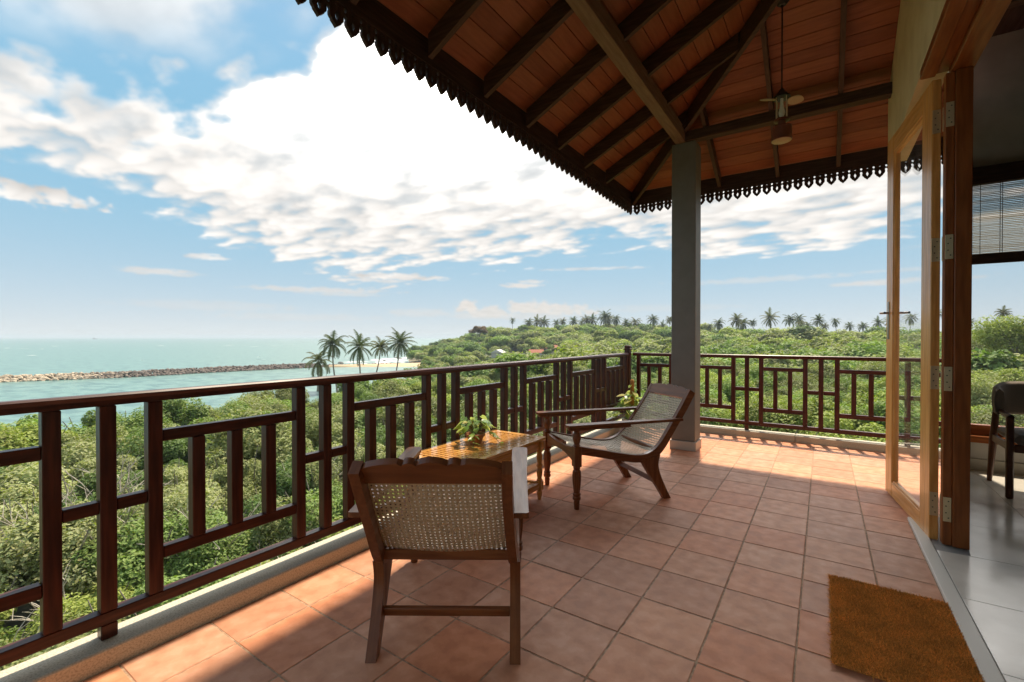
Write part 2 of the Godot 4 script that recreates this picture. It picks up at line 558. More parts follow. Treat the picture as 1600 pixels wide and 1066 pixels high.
	rk.vertex_color_use_as_albedo = true
	M.rock = rk
	M.roof_red = mat(lin(0.34, 0.12, 0.07), 0.9)
	M.plaster = mat(lin(0.6, 0.58, 0.54), 0.9)
	M.dark_window = mat(lin(0.03, 0.035, 0.04), 0.3)
	M.boat = mat(lin(0.12, 0.13, 0.14), 0.6)

# ------------------------------------------------------------------ land and sea
var shore := PackedVector2Array([Vector2(-60, 60), Vector2(-61, 7.7), Vector2(-51.6, -1.2), Vector2(-47.6, -6.3), Vector2(-44.7, -10.7), Vector2(-49, -16), Vector2(-53, -24.4), Vector2(-60.5, -36.0), Vector2(-71.0, -48.5), Vector2(-77.0, -58.5), Vector2(-85.0, -71.5), Vector2(-96, -88), Vector2(-118, -113), Vector2(-139, -136), Vector2(-160, -152), Vector2(-224, -210), Vector2(-290, -290), Vector2(-341, -397), Vector2(-360, -700), Vector2(0, -1500), Vector2(900, -1200), Vector2(900, 200), Vector2(300, 300), Vector2(0, 200)])

func shore_dist(p: Vector2) -> float:
	var d := 1e9
	for i in shore.size():
		d = minf(d, p.distance_to(Geometry2D.get_closest_point_to_segment(p, shore[i], shore[(i + 1) % shore.size()])))
	return d if Geometry2D.is_point_in_polygon(p, shore) else -d

func ground_y(x: float, z: float) -> float:
	var d := shore_dist(Vector2(x, z))
	if d < 0.0: return SEA + maxf(-3.0, d * 0.12) - 0.05
	var inland := -z + 0.7 * x
	var y := SEA + 1.4 * sstep(0.0, 10.0, d) + 1.3 * sstep(14.0, 60.0, d)
	y += 3.6 * sstep(60.0, 230.0, inland) * sstep(20.0, 120.0, d)
	y += 7.0 * exp(-(pow((x + 128.0) / 88.0, 2.0) + pow((z + 300.0) / 80.0, 2.0)))
	y += 5.5 * exp(-(pow((x + 200.0) / 42.0, 2.0) + pow((z + 266.0) / 42.0, 2.0))) * sstep(6.0, 50.0, d)
	y += 0.5 * sin(x * 0.11 + 1.0) * cos(z * 0.13) * sstep(5.0, 40.0, d)
	return y

func land_and_sea() -> void:
	var b := MB.new()
	var rings := [0.0]
	var r := 5.0
	while r < 2200.0:
		rings.append(r)
		r *= 1.13
	var seg := 120
	var pts := []
	var cols := []
	for rr in rings:
		var row := PackedVector3Array()
		var crow := PackedColorArray()
		for k in seg:
			var a := TAU * k / seg
			var x: float = rr * sin(a)
			var z: float = -rr * cos(a)
			var y := ground_y(x, z)
			if x > -3.5 and x < 12.0 and z > -8.0 and z < 9.0: y = minf(y, -8.5)
			row.append(Vector3(x, y, z))
			var sandy := 1.0 - sstep(0.6, 1.5, y - SEA)
			var soil := exp(-pow(Vector2(x + 26.4, z + 7.7).length() / 4.0, 2.0))
			var c := Color(0.10, 0.115, 0.045).lerp(Color(0.27, 0.15, 0.075), soil).lerp(Color(0.42, 0.32, 0.2), sandy)
			crow.append(c)
		pts.append(row)
		cols.append(crow)
	b.colored = true
	for i in rings.size() - 1:
		for k in seg:
			var k2 := (k + 1) % seg
			for q in [[[i, k], [i, k2], [i + 1, k2]], [[i, k], [i + 1, k2], [i + 1, k]]]:
				for e in q:
					b.v.append(pts[e[0]][e[1]])
					b.c.append(cols[e[0]][e[1]])
	struct("ground", b.mesh(true), M.ground)
	var s := MB.new()
	var far := 30000.0
	s.oquad(Vector3(-far, SEA, far), Vector3(far, SEA, far), Vector3(far, SEA, -far), Vector3(-far, SEA, -far), Vector3.UP)
	struct("sea", s.mesh(), M.sea)
	# sand bar between the lagoon and the open sea
	var sb := MB.new()
	var path := [[Vector2(-168, -113), 1.5], [Vector2(-160, -124), 4.0], [Vector2(-153, -133), 7.5], [Vector2(-146, -142), 9.0], [Vector2(-140, -152), 14.0], [Vector2(-140, -165), 22.0]]
	for i in path.size() - 1:
		var a: Vector2 = path[i][0]
		var c: Vector2 = path[i + 1][0]
		var n := (c - a).orthogonal().normalized()
		for s2: float in [-1.0, 1.0]:
			var wa: float = path[i][1]
			var wc: float = path[i + 1][1]
			var p0 := Vector3(a.x, SEA + 0.8, a.y)
			var p1 := Vector3(c.x, SEA + 0.8, c.y)
			var q0 := p0 + Vector3(n.x, 0, n.y) * wa * s2 * 0.5
			var q1 := p1 + Vector3(n.x, 0, n.y) * wc * s2 * 0.5
			var o0 := p0 + Vector3(n.x, 0, n.y) * wa * s2 + Vector3(0, -1.0, 0)
			var o1 := p1 + Vector3(n.x, 0, n.y) * wc * s2 + Vector3(0, -1.0, 0)
			sb.oquad(p0, p1, q1, q0, Vector3.UP)
			sb.oquad(q0, q1, o1, o0, Vector3.UP)
	struct("beach", sb.mesh(), M.sand)

# ------------------------------------------------------------------ veranda floor, kerb
func veranda_floor() -> void:
	var b := MB.new()
	b.box(Vector3(-2.42, -0.3, -6.7), Vector3(1.2, -0.0022, 3.2))
	var fl := struct("floor", b.mesh(), M.grout)
	var x0 := -0.085 - 0.32 * 7
	var z0 := -0.92 - 0.3185 * 18
	rng.seed = 4
	for i in 11:
		for j in 28:
			var xa := maxf(x0 + 0.32 * i, -2.258) + 0.0028
			var xb := x0 + 0.32 * (i + 1) - 0.0028
			var za := maxf(z0 + 0.3185 * j, -6.488) + 0.0028
			var zb := z0 + 0.3185 * (j + 1) - 0.0028
			if zb - 0.1 > -4.2: xb = minf(xb, 0.487)
			elif xa > 1.05: continue
			if xb - xa < 0.03 or zb - za < 0.03: continue
			var o := bpart("tile", Vector3(xa, -0.014, za), Vector3(xb, 0.0, zb), 0.0028, M["tile%d" % rng.randi_range(0, 5)], fl)
			o.position.y += rng.randf_range(-0.0008, 0.0008)
			o.rotation = Vector3(rng.randf_range(-0.002, 0.002), 0, rng.randf_range(-0.002, 0.002))
	var k := MB.new()
	k.box(Vector3(-2.43, -0.3, -6.66), Vector3(-2.26, 0.077, 3.2), 0.006)
	struct("kerb", k.mesh(), M.kerb)
	var k2 := MB.new()
	k2.box(Vector3(-2.262, -0.3, -6.662), Vector3(-0.28, 0.076, -6.49), 0.006)
	k2.box(Vector3(-0.277, -0.3, -6.662), Vector3(1.15, 0.076, -6.49), 0.006)
	struct("kerb", k2.mesh(), M.kerb)

# ------------------------------------------------------------------ house
func house_walls() -> void:
	var w := MB.new()
	w.box(Vector3(0.5, 2.93, -5.65), Vector3(0.64, 4.62, 3.2))           # wall over the door opening
	w.box(Vector3(0.5, 0.0, -1.2), Vector3(0.64, 2.93, 3.2))             # wall beside the opening
	w.box(Vector3(0.642, 0.0, 3.2), Vector3(6.2, 4.6, 3.34))             # end wall of the room
	var o := part("wall", w.mesh(), M.wall, thing("house", "tan plastered house wall above the tall glazed door", "house"))
	var house: Node3D = o.get_parent()
	var w2 := MB.new()
	# slanting side wall behind the door post, then the window wall with its opening
	var a := Vector2(0.665, -3.80)
	var c := Vector2(1.075, -6.02)
	var n := (c - a).orthogonal().normalized() * 0.035
	var poly := PackedVector2Array([a + n, c + n, c - n, a - n])
	var lift := Transform3D(Basis(Vector3(1, 0, 0), Vector3(0, 0, 1), Vector3(0, 1, 0)), Vector3.ZERO)
	w2.extrude(poly, -0.2, 2.93, lift)
	part("side_wall", w2.mesh(), M.wall, house)
	var w3 := MB.new()
	w3.box(Vector3(1.06, -0.2, -6.16), Vector3(6.2, 0.28, -6.02))
	w3.box(Vector3(1.06, 2.86, -6.16), Vector3(6.2, 4.05, -6.02))
	w3.box(Vector3(4.4, 0.28, -6.16), Vector3(6.2, 2.86, -6.02))
	part("window_wall", w3.mesh(), M.room_wall, house)
	var w4 := MB.new()
	w4.box(Vector3(6.2, -0.2, -6.16), Vector3(6.34, 4.2, 3.34))
	part("inner_wall", w4.mesh(), M.room_wall, house)
	bpart("inner_wall", Vector3(0.6415, 2.93, -3.7), Vector3(0.67, 4.05, 3.19), 0.0, M.room_wall, house)
	bpart("inner_wall", Vector3(0.6415, 0.021, -1.199), Vector3(0.67, 2.929, 3.19), 0.0, M.room_wall, house)
	var w5 := MB.new()
	w5.box(Vector3(0.67, 4.05, -6.16), Vector3(6.34, 4.15, 3.34))
	part("room_ceiling", w5.mesh(), M.valance_z, house)
	for z in [-5.3, -4.0, -2.7]:
		bpart("ceiling_beam", Vector3(0.68, 3.93, z - 0.05), Vector3(6.2, 4.049, z + 0.05), 0.004, M.rafter_x, house)
	var w6 := MB.new()
	w6.box(Vector3(-2.41, -9.5, -6.64), Vector3(6.3, -0.301, 3.3))
	part("lower_storey", w6.mesh(), M.wall, house)
	bpart("skirting", Vector3(1.1, 0.02, -6.019), Vector3(6.1, 0.125, -6.004), 0.002, M.skirting, house)
	# column
	var col := thing("column", "square grey painted column behind the cane chair", "column", Vector3(-1.305, 0, -5.465))
	bpart("shaft", Vector3(-0.13, 0.102, -0.13), Vector3(0.13, 3.45, 0.13), 0.006, M.column, col)
	bpart("base", Vector3(-0.142, 0.0, -0.142), Vector3(0.142, 0.1, 0.142), 0.003, M.skirting, col)

# ------------------------------------------------------------------ roof
func roof_l(x: float) -> float: return 3.13 + 0.495 * (x + 2.17)     # underside of the left rafters
func roof_f(z: float) -> float: return 3.13 + 0.495 * (z + 6.19)

func slab(b: MB, p: Array, up: float) -> void:
	# a prism: polygon p of Vector3, thickened upwards
	var cen := Vector3.ZERO
	for q in p: cen += q / p.size()
	var n: int = p.size()
	for i in range(1, n - 1):
		b.otri(p[0], p[i], p[i + 1], Vector3.DOWN)
		b.otri(p[0] + Vector3(0, up, 0), p[i] + Vector3(0, up, 0), p[i + 1] + Vector3(0, up, 0), Vector3.UP)
	for i in n:
		var q0: Vector3 = p[i]
		var q1: Vector3 = p[(i + 1) % n]
		b.oquad(q0, q1, q1 + Vector3(0, up, 0), q0 + Vector3(0, up, 0), (q0 + q1) * 0.5 - cen)

func hip_z(x: float) -> float: return -6.2 + (x + 2.2)                # on the hip line z = x - 4.0

func veranda_roof() -> void:
	var roof := thing("veranda_roof", "dark timber hipped roof with reddish boarding and carved edge", "roof")
	var z_end := 3.2
	rng.seed = 9
	var up := 0.155
	# boards of the left slope run along z, of the far slope along x
	var xb := -2.2
	while xb < 0.49:
		var x2 := minf(xb + 0.1235, 0.499)
		var g := 0.0032
		var b := MB.new()
		var y1 := roof_l(xb + g) + up
		var y2 := roof_l(x2 - g) + up
		slab(b, [Vector3(xb + g, y1, hip_z(xb + g)), Vector3(x2 - g, y2, hip_z(x2 - g)), Vector3(x2 - g, y2, z_end), Vector3(xb + g, y1, z_end)], 0.016)
		part("board", b.mesh(), M[["board_z", "board2_z", "board3_z"][rng.randi_range(0, 2)]], roof)
		xb += 0.1235
	var zb := -6.2
	while zb < -3.6:
		var z2 := zb + 0.1235
		var g := 0.0032
		var b := MB.new()
		var y1 := roof_f(zb + g) + up
		var y2 := roof_f(z2 - g) + up
		# in two lengths: over the veranda, and on beyond the wall
		var xa1 := zb + g + 4.0
		var xa2 := z2 - g + 4.0
		var xe := 0.499 if z2 > -5.65 else 1.05
		if xa2 < xe:
			slab(b, [Vector3(xa1, y1, zb + g), Vector3(xe, y1, zb + g), Vector3(xe, y2, z2 - g), Vector3(xa2, y2, z2 - g)], 0.016)
			part("board", b.mesh(), M[["board_x", "board2_x", "board3_x"][rng.randi_range(0, 2)]], roof)
		zb += 0.1235
	# tiled deck over the boards keeps the light out
	var deck := MB.new()
	var k := up + 0.03
	slab(deck, [Vector3(-2.26, roof_l(-2.26) + k, -6.26), Vector3(1.2, roof_l(1.2) + k, -2.8), Vector3(1.2, roof_l(1.2) + k, z_end), Vector3(-2.26, roof_l(-2.26) + k, z_end)], 0.05)
	slab(deck, [Vector3(-2.26, roof_f(-6.26) + k, -6.26), Vector3(1.05, roof_f(-6.26) + k, -6.26), Vector3(1.05, roof_f(-5.65) + k, -5.65), Vector3(-1.65, roof_f(-5.65) + k, -5.65)], 0.05)
	slab(deck, [Vector3(-1.65, roof_f(-5.65) + k, -5.65), Vector3(0.62, roof_f(-5.65) + k, -5.65), Vector3(0.62, roof_f(-3.38) + k, -3.38)], 0.05)
	slab(deck, [Vector3(1.05, 3.26, -6.26), Vector3(4.6, 3.26, -6.26), Vector3(4.6, 3.32, -6.165), Vector3(1.05, 3.32, -6.165)], 0.05)
	slab(deck, [Vector3(0.66, 4.2, -6.3), Vector3(6.5, 4.2, -6.3), Vector3(6.5, 4.2, 3.4), Vector3(0.66, 4.2, 3.4)], 0.05)
	part("roof_covering", deck.mesh(), M.roof_red, roof)
	# rafters
	var zs := [-5.22, -4.62, -4.02, -3.44, -2.83, -2.226, -1.62, -1.02, -0.42, 0.18, 0.78, 1.38, 1.98, 2.58]
	for z in zs:
		var xe := minf(z + 4.0 - 0.03, 0.5)
		var b := MB.new()
		slab(b, [Vector3(-2.175, roof_l(-2.175), z - 0.019), Vector3(xe, roof_l(xe), z - 0.019), Vector3(xe, roof_l(xe), z + 0.019), Vector3(-2.175, roof_l(-2.175), z + 0.019)], up - 0.003)
		part("rafter", b.mesh(), M.rafter_x, roof)
	for x in [-1.08, -0.45, 0.125]:
		var ze: float = x - 4.0 - 0.03
		var b := MB.new()
		slab(b, [Vector3(x - 0.019, roof_f(-6.175), -6.175), Vector3(x + 0.019, roof_f(-6.175), -6.175), Vector3(x + 0.019, roof_f(ze), ze), Vector3(x - 0.019, roof_f(ze), ze)], up - 0.003)
		part("rafter", b.mesh(), M.rafter_z, roof)
	# hip rafter
	var hb := MB.new()
	var d := Vector3(0.7071, 0, -0.7071) * 0.022
	var h0 := Vector3(-2.18, roof_l(-2.18) - 0.03, -6.18)
	var h1 := Vector3(0.49, roof_l(0.49) - 0.03, -3.51)
	slab(hb, [h0 - d, h1 - d, h1 + d, h0 + d], up + 0.02)
	part("hip_rafter", hb.mesh(), M.rafter_x, roof)
	# beams on the column
	bpart("beam", Vector3(-1.395, 3.451, -5.60), Vector3(-1.285, 3.60, 3.1), 0.005, M.beam_z, roof)
	bpart("beam", Vector3(-1.284, 3.452, -5.42), Vector3(0.498, 3.56, -5.31), 0.005, M.rafter_x, roof)
	# fascia and carved pendants
	bpart("fascia", Vector3(-2.222, 3.10, -6.222), Vector3(-2.198, 3.272, z_end), 0.003, M.valance_z, roof)
	bpart("fascia", Vector3(-2.197, 3.10, -6.222), Vector3(4.4, 3.272, -6.198), 0.003, M.valance_x, roof)
	var half := PackedVector2Array([Vector2(0, 0), Vector2(0.0525, 0), Vector2(0.0525, -0.006), Vector2(0.045, -0.011), Vector2(0.042, -0.02), Vector2(0.046, -0.030), Vector2(0.0525, -0.035), Vector2(0.0525, -0.043), Vector2(0.047, -0.048), Vector2(0.040, -0.058), Vector2(0.0445, -0.072), Vector2(0.0435, -0.088), Vector2(0.038, -0.097), Vector2(0.031, -0.103), Vector2(0.029, -0.111), Vector2(0.015, -0.123), Vector2(0, -0.138), Vector2(0, -0.106), Vector2(0.012, -0.079), Vector2(0, -0.052), Vector2(0, -0.025), Vector2(0.011, -0.022), Vector2(0.012, -0.018), Vector2(0, -0.014)])
	var pm := MB.new()
	pm.extrude(half, -0.011, 0.011)
	var mir := PackedVector2Array()
	for i in range(half.size() - 1, -1, -1): mir.append(Vector2(-half[i].x, half[i].y))
	pm.extrude(mir, -0.011, 0.011)
	var pmesh := pm.mesh()
	var z := -6.155
	while z < 1.5:
		var o := part("pendant", pmesh, M.valance_y, roof)
		o.position = Vector3(-2.21, 3.099, z)
		o.rotation.y = PI / 2
		z += 0.105
	var x := -2.14
	while x < 1.6:
		var o := part("pendant", pmesh, M.valance_y, roof)
		o.position = Vector3(x, 3.099, -6.21)
		x += 0.105

# ------------------------------------------------------------------ railings
func railings() -> void:
	var t := 0.052
	# left: along z, front face at x = -2.33
	var lf := thing("railing", "long dark wooden balcony railing along the sea side", "railing")
	var xa := -2.33 - t
	var lat := func(called: String, zc: float, y0: float, y1: float, w: float) -> void:
		bpart(called, Vector3(xa, y0, zc - w * 0.5), Vector3(-2.33, y1, zc + w * 0.5), 0.003, M.rail_y, lf)
	var run := func(called: String, za: float, zb: float, y0: float, y1: float, inset: float) -> void:
		bpart(called, Vector3(xa + inset, y0, za), Vector3(-2.33 - inset, y1, zb), 0.003, M.rail_z, lf)
	var zc := -6.47
	bpart("corner_post", Vector3(-2.40, 0.078, zc - 0.04), Vector3(-2.32, 1.085, zc + 0.04), 0.004, M.rail_y, lf)
	bpart("post_cap", Vector3(-2.412, 1.086, zc - 0.052), Vector3(-2.308, 1.105, zc + 0.052), 0.005, M.rail_y, lf)
	bpart("post_cap", Vector3(-2.40, 1.106, zc - 0.04), Vector3(-2.32, 1.15, zc + 0.04), 0.008, M.rail_y, lf)
	var tr := MB.new()   # rounded hand rail
	var prof := PackedVector2Array([Vector2(-0.044, 0.0), Vector2(-0.046, 0.02), Vector2(-0.04, 0.036), Vector2(-0.026, 0.044), Vector2(0.018, 0.045), Vector2(0.028, 0.038), Vector2(0.032, 0.022), Vector2(0.03, 0.0)])
	tr.extrude(prof, -6.43, 2.6, Transform3D(Basis(), Vector3(-2.36, 1.0, 0)))
	part("hand_rail", tr.mesh(), M.rail_z, lf)
	run.call("bottom_rail", -6.428, 2.6, 0.136, 0.184, 0.0005)
	for k in range(-3, 7):
		var zB := -0.593 - 0.967 * k
		for q in [-0.160, 0.0, 0.155]:
			var zp: float = zB - q
			if zp < -6.4: continue
			var foot: bool = q == 0.0 and k % 2 == 0
			lat.call("post", zp, 0.185, 0.999, 0.052)
			if foot: lat.call("post_foot", zp, 0.078, 0.135, 0.052)
		if zB > -6.2:
			run.call("cross_bar", zB + 0.027, zB + 0.133, 0.577, 0.625, 0.004)
			if zB - 0.155 > -6.4: run.call("cross_bar", zB - 0.128, zB - 0.027, 0.577, 0.625, 0.004)
		var z1 := zB - 0.155 - 0.027
		var z2 := maxf(zB - 0.967 + 0.16 + 0.027, -6.428)
		if z1 - z2 > 0.1:
			run.call("panel_rail", z2, z1, 0.824, 0.873, 0.004)
			run.call("panel_rail", z2, z1, 0.322, 0.372, 0.004)
			for s in [0.155 + 0.162, 0.155 + 0.326, 0.155 + 0.489]:
				if zB - s > -6.4: lat.call("baluster", zB - s, 0.3725, 0.8235, 0.052)
	# far: along x, front face at z = -6.56
	var fr := thing("railing", "shorter dark wooden railing between the corner post and the door", "railing")
	var za := -6.56 - t
	var lat2 := func(called: String, xc: float, y0: float, y1: float, w: float) -> void:
		bpart(called, Vector3(xc - w * 0.5, y0, za), Vector3(xc + w * 0.5, y1, -6.56), 0.003, M.rail_y, fr)
	var run2 := func(called: String, x1: float, x2: float, y0: float, y1: float, inset: float) -> void:
		bpart(called, Vector3(x1, y0, za + inset), Vector3(x2, y1, -6.56 - inset), 0.003, M.rail_x, fr)
	var tr2 := MB.new()
	tr2.extrude(prof, -1.12, 2.318, Transform3D(Basis(Vector3(0, 0, 1), Vector3(0, 1, 0), Vector3(-1, 0, 0)), Vector3(0, 1.0, -6.59)))
	part("hand_rail", tr2.mesh(), M.rail_x, fr)
	run2.call("bottom_rail", -2.318, 1.12, 0.14, 0.188, 0.0005)
	for grp in [[-2.395, -2.237], [-1.773, -1.615, -1.457], [-0.973, -0.814, -0.652], [-0.18, -0.022, 0.135], [0.607, 0.765, 0.923]]:
		for p in grp:
			if p < -2.3: continue
			lat2.call("post", p, 0.1885, 0.999, 0.049)
			if absf(p + 0.814) < 0.01 or absf(p - 0.765) < 0.01: lat2.call("post_foot", p, 0.077, 0.139, 0.049)
		if grp.size() == 3:
			run2.call("cross_bar", grp[0] + 0.025, grp[1] - 0.025, 0.579, 0.625, 0.004)
			run2.call("cross_bar", grp[1] + 0.025, grp[2] - 0.025, 0.579, 0.625, 0.004)
	for pr in [[-2.212, -1.798], [-1.432, -0.998], [-0.627, -0.205], [0.16, 0.582], [0.948, 1.12]]:
		run2.call("panel_rail", pr[0], pr[1], 0.845, 0.89, 0.004)
		run2.call("panel_rail", pr[0], pr[1], 0.324, 0.374, 0.004)
		var w2: float = (pr[1] - pr[0] + 0.05) / 3.0
		for s in [1, 2]:
			if pr[1] - pr[0] > 0.3: lat2.call("baluster", pr[0] - 0.025 + w2 * s, 0.3745, 0.8445, 0.046)

# ------------------------------------------------------------------ door
func door_and_frame() -> void:
	var th := thing("door_frame", "reddish brown door post and lintel of the room opening", "door frame")
	bpart("jamb", Vector3(0.598, 0.02, -3.80), Vector3(0.64, 2.85, -3.735), 0.003, M.frame_y, th)
	bpart("jamb", Vector3(0.6405, 0.02, -3.80), Vector3(0.715, 2.85, -3.72), 0.003, M.frame_y, th)
	bpart("lintel", Vector3(0.49, 2.87, -3.80), Vector3(0.56, 2.929, -1.2), 0.003, M.frame_z, th)
	bpart("lintel", Vector3(0.5605, 2.885, -3.80), Vector3(0.62, 2.929, -1.2), 0.003, M.frame_z, th)
	bpart("lintel", Vector3(0.6205, 2.851, -3.80), Vector3(0.725, 2.929, -1.2), 0.003, M.frame_z, th)
	bpart("jamb", Vector3(0.50, 0.02, -1.27), Vector3(0.715, 2.85, -1.202), 0.003, M.frame_y, th)
	var d := thing("glazed_door", "tall open door leaf of honey wood with one long glass pane", "door", Vector3(0.552, 0.0, -3.79), deg_to_rad(96.8))
	var L := 1.06
	bpart("stile", Vector3(0.026, 0.012, 0), Vector3(0.206, 2.86, 0.045), 0.004, M.door_y, d)
	bpart("stile", Vector3(L - 0.18, 0.012, 0), Vector3(L, 2.86, 0.045), 0.004, M.door_y, d)
	bpart("bottom_rail", Vector3(0.2065, 0.012, 0.001), Vector3(L - 0.1805, 0.126, 0.044), 0.004, M.door_x, d)
	bpart("top_rail", Vector3(0.2065, 2.72, 0.001), Vector3(L - 0.1805, 2.86, 0.044), 0.004, M.door_x, d)
	# beads round the glass
	for s in [0.207, L - 0.1955]:
		bpart("glazing_bead", Vector3(s, 0.127, 0.007), Vector3(s + 0.0145, 2.719, 0.038), 0.003, M.door_y, d)
	bpart("glazing_bead", Vector3(0.222, 0.127, 0.007), Vector3(L - 0.196, 0.141, 0.038), 0.003, M.door_x, d)
	bpart("glazing_bead", Vector3(0.222, 2.705, 0.007), Vector3(L - 0.196, 2.719, 0.038), 0.003, M.door_x, d)
	var pm := QuadMesh.new()
	pm.size = Vector2(L - 0.42, 2.562)
	var pane := part("pane", pm, M.glass, d)
	pane.position = Vector3(L * 0.5 + 0.012, 1.423, 0.022)
	var hx := L - 0.07
	for z in [-0.003, 0.048]:
		bpart("handle_plate", Vector3(hx - 0.02, 1.255, z - 0.003), Vector3(hx + 0.02, 1.555, z + 0.003), 0.001, M.steel, d)
		var s := -1.0 if z < 0 else 1.0
		var hb := MB.new()
		hb.tube(PackedVector3Array([Vector3(hx, 1.465, z), Vector3(hx, 1.465, z + s * 0.04), Vector3(hx - 0.01, 1.465, z + s * 0.05), Vector3(hx - 0.13, 1.462, z + s * 0.05)]), PackedFloat32Array([0.009, 0.009, 0.01, 0.009]), 8)
		part("handle", hb.mesh(true), M.steel, d)
	bpart("lock_bolt", Vector3(L, 1.36, 0.012), Vector3(L + 0.012, 1.40, 0.034), 0.001, M.steel, d)
	# hinges bridge the leaf and the post
	for y in [2.60, 1.81, 1.02, 0.235]:
		var h := part("hinge", box_mesh(Vector3(0.003, 0.145, 0.04), 0.0005), M.brass, d)
		h.position = Vector3(0.0245, y, 0.022)
		var kn := MB.new()
		for i in 5:
			var a := -0.0725 + 0.0292 * i
			kn.lathe([Vector2(0, a), Vector2(0.0075, a), Vector2(0.0075, a + 0.0275), Vector2(0, a + 0.0275)], 12, Vector3(0.006, 0, 0.052))
		part("knuckle", kn.mesh(), M.brass, h).position = -h.position + Vector3(0, y, 0)
		for k in [-0.05, -0.02, 0.02, 0.05]:
			var sc := part("screw", box_mesh(Vector3(0.002, 0.007, 0.007), 0.001), M.screw, h)
			sc.position = Vector3(-0.0018, k, 0.006 if absf(k) > 0.03 else -0.006)
		var pl := part("hinge_plate", box_mesh(Vector3(0.036, 0.145, 0.003), 0.0005), M.brass, th)
		pl.position = Vector3(0.618, y, -3.7335)
		for k in [-0.05, -0.02, 0.02, 0.05]:
			part("screw", box_mesh(Vector3(0.007, 0.007, 0.002), 0.001), M.screw, pl).position = Vector3(0.006 if absf(k) > 0.03 else -0.005, k, 0.0018)

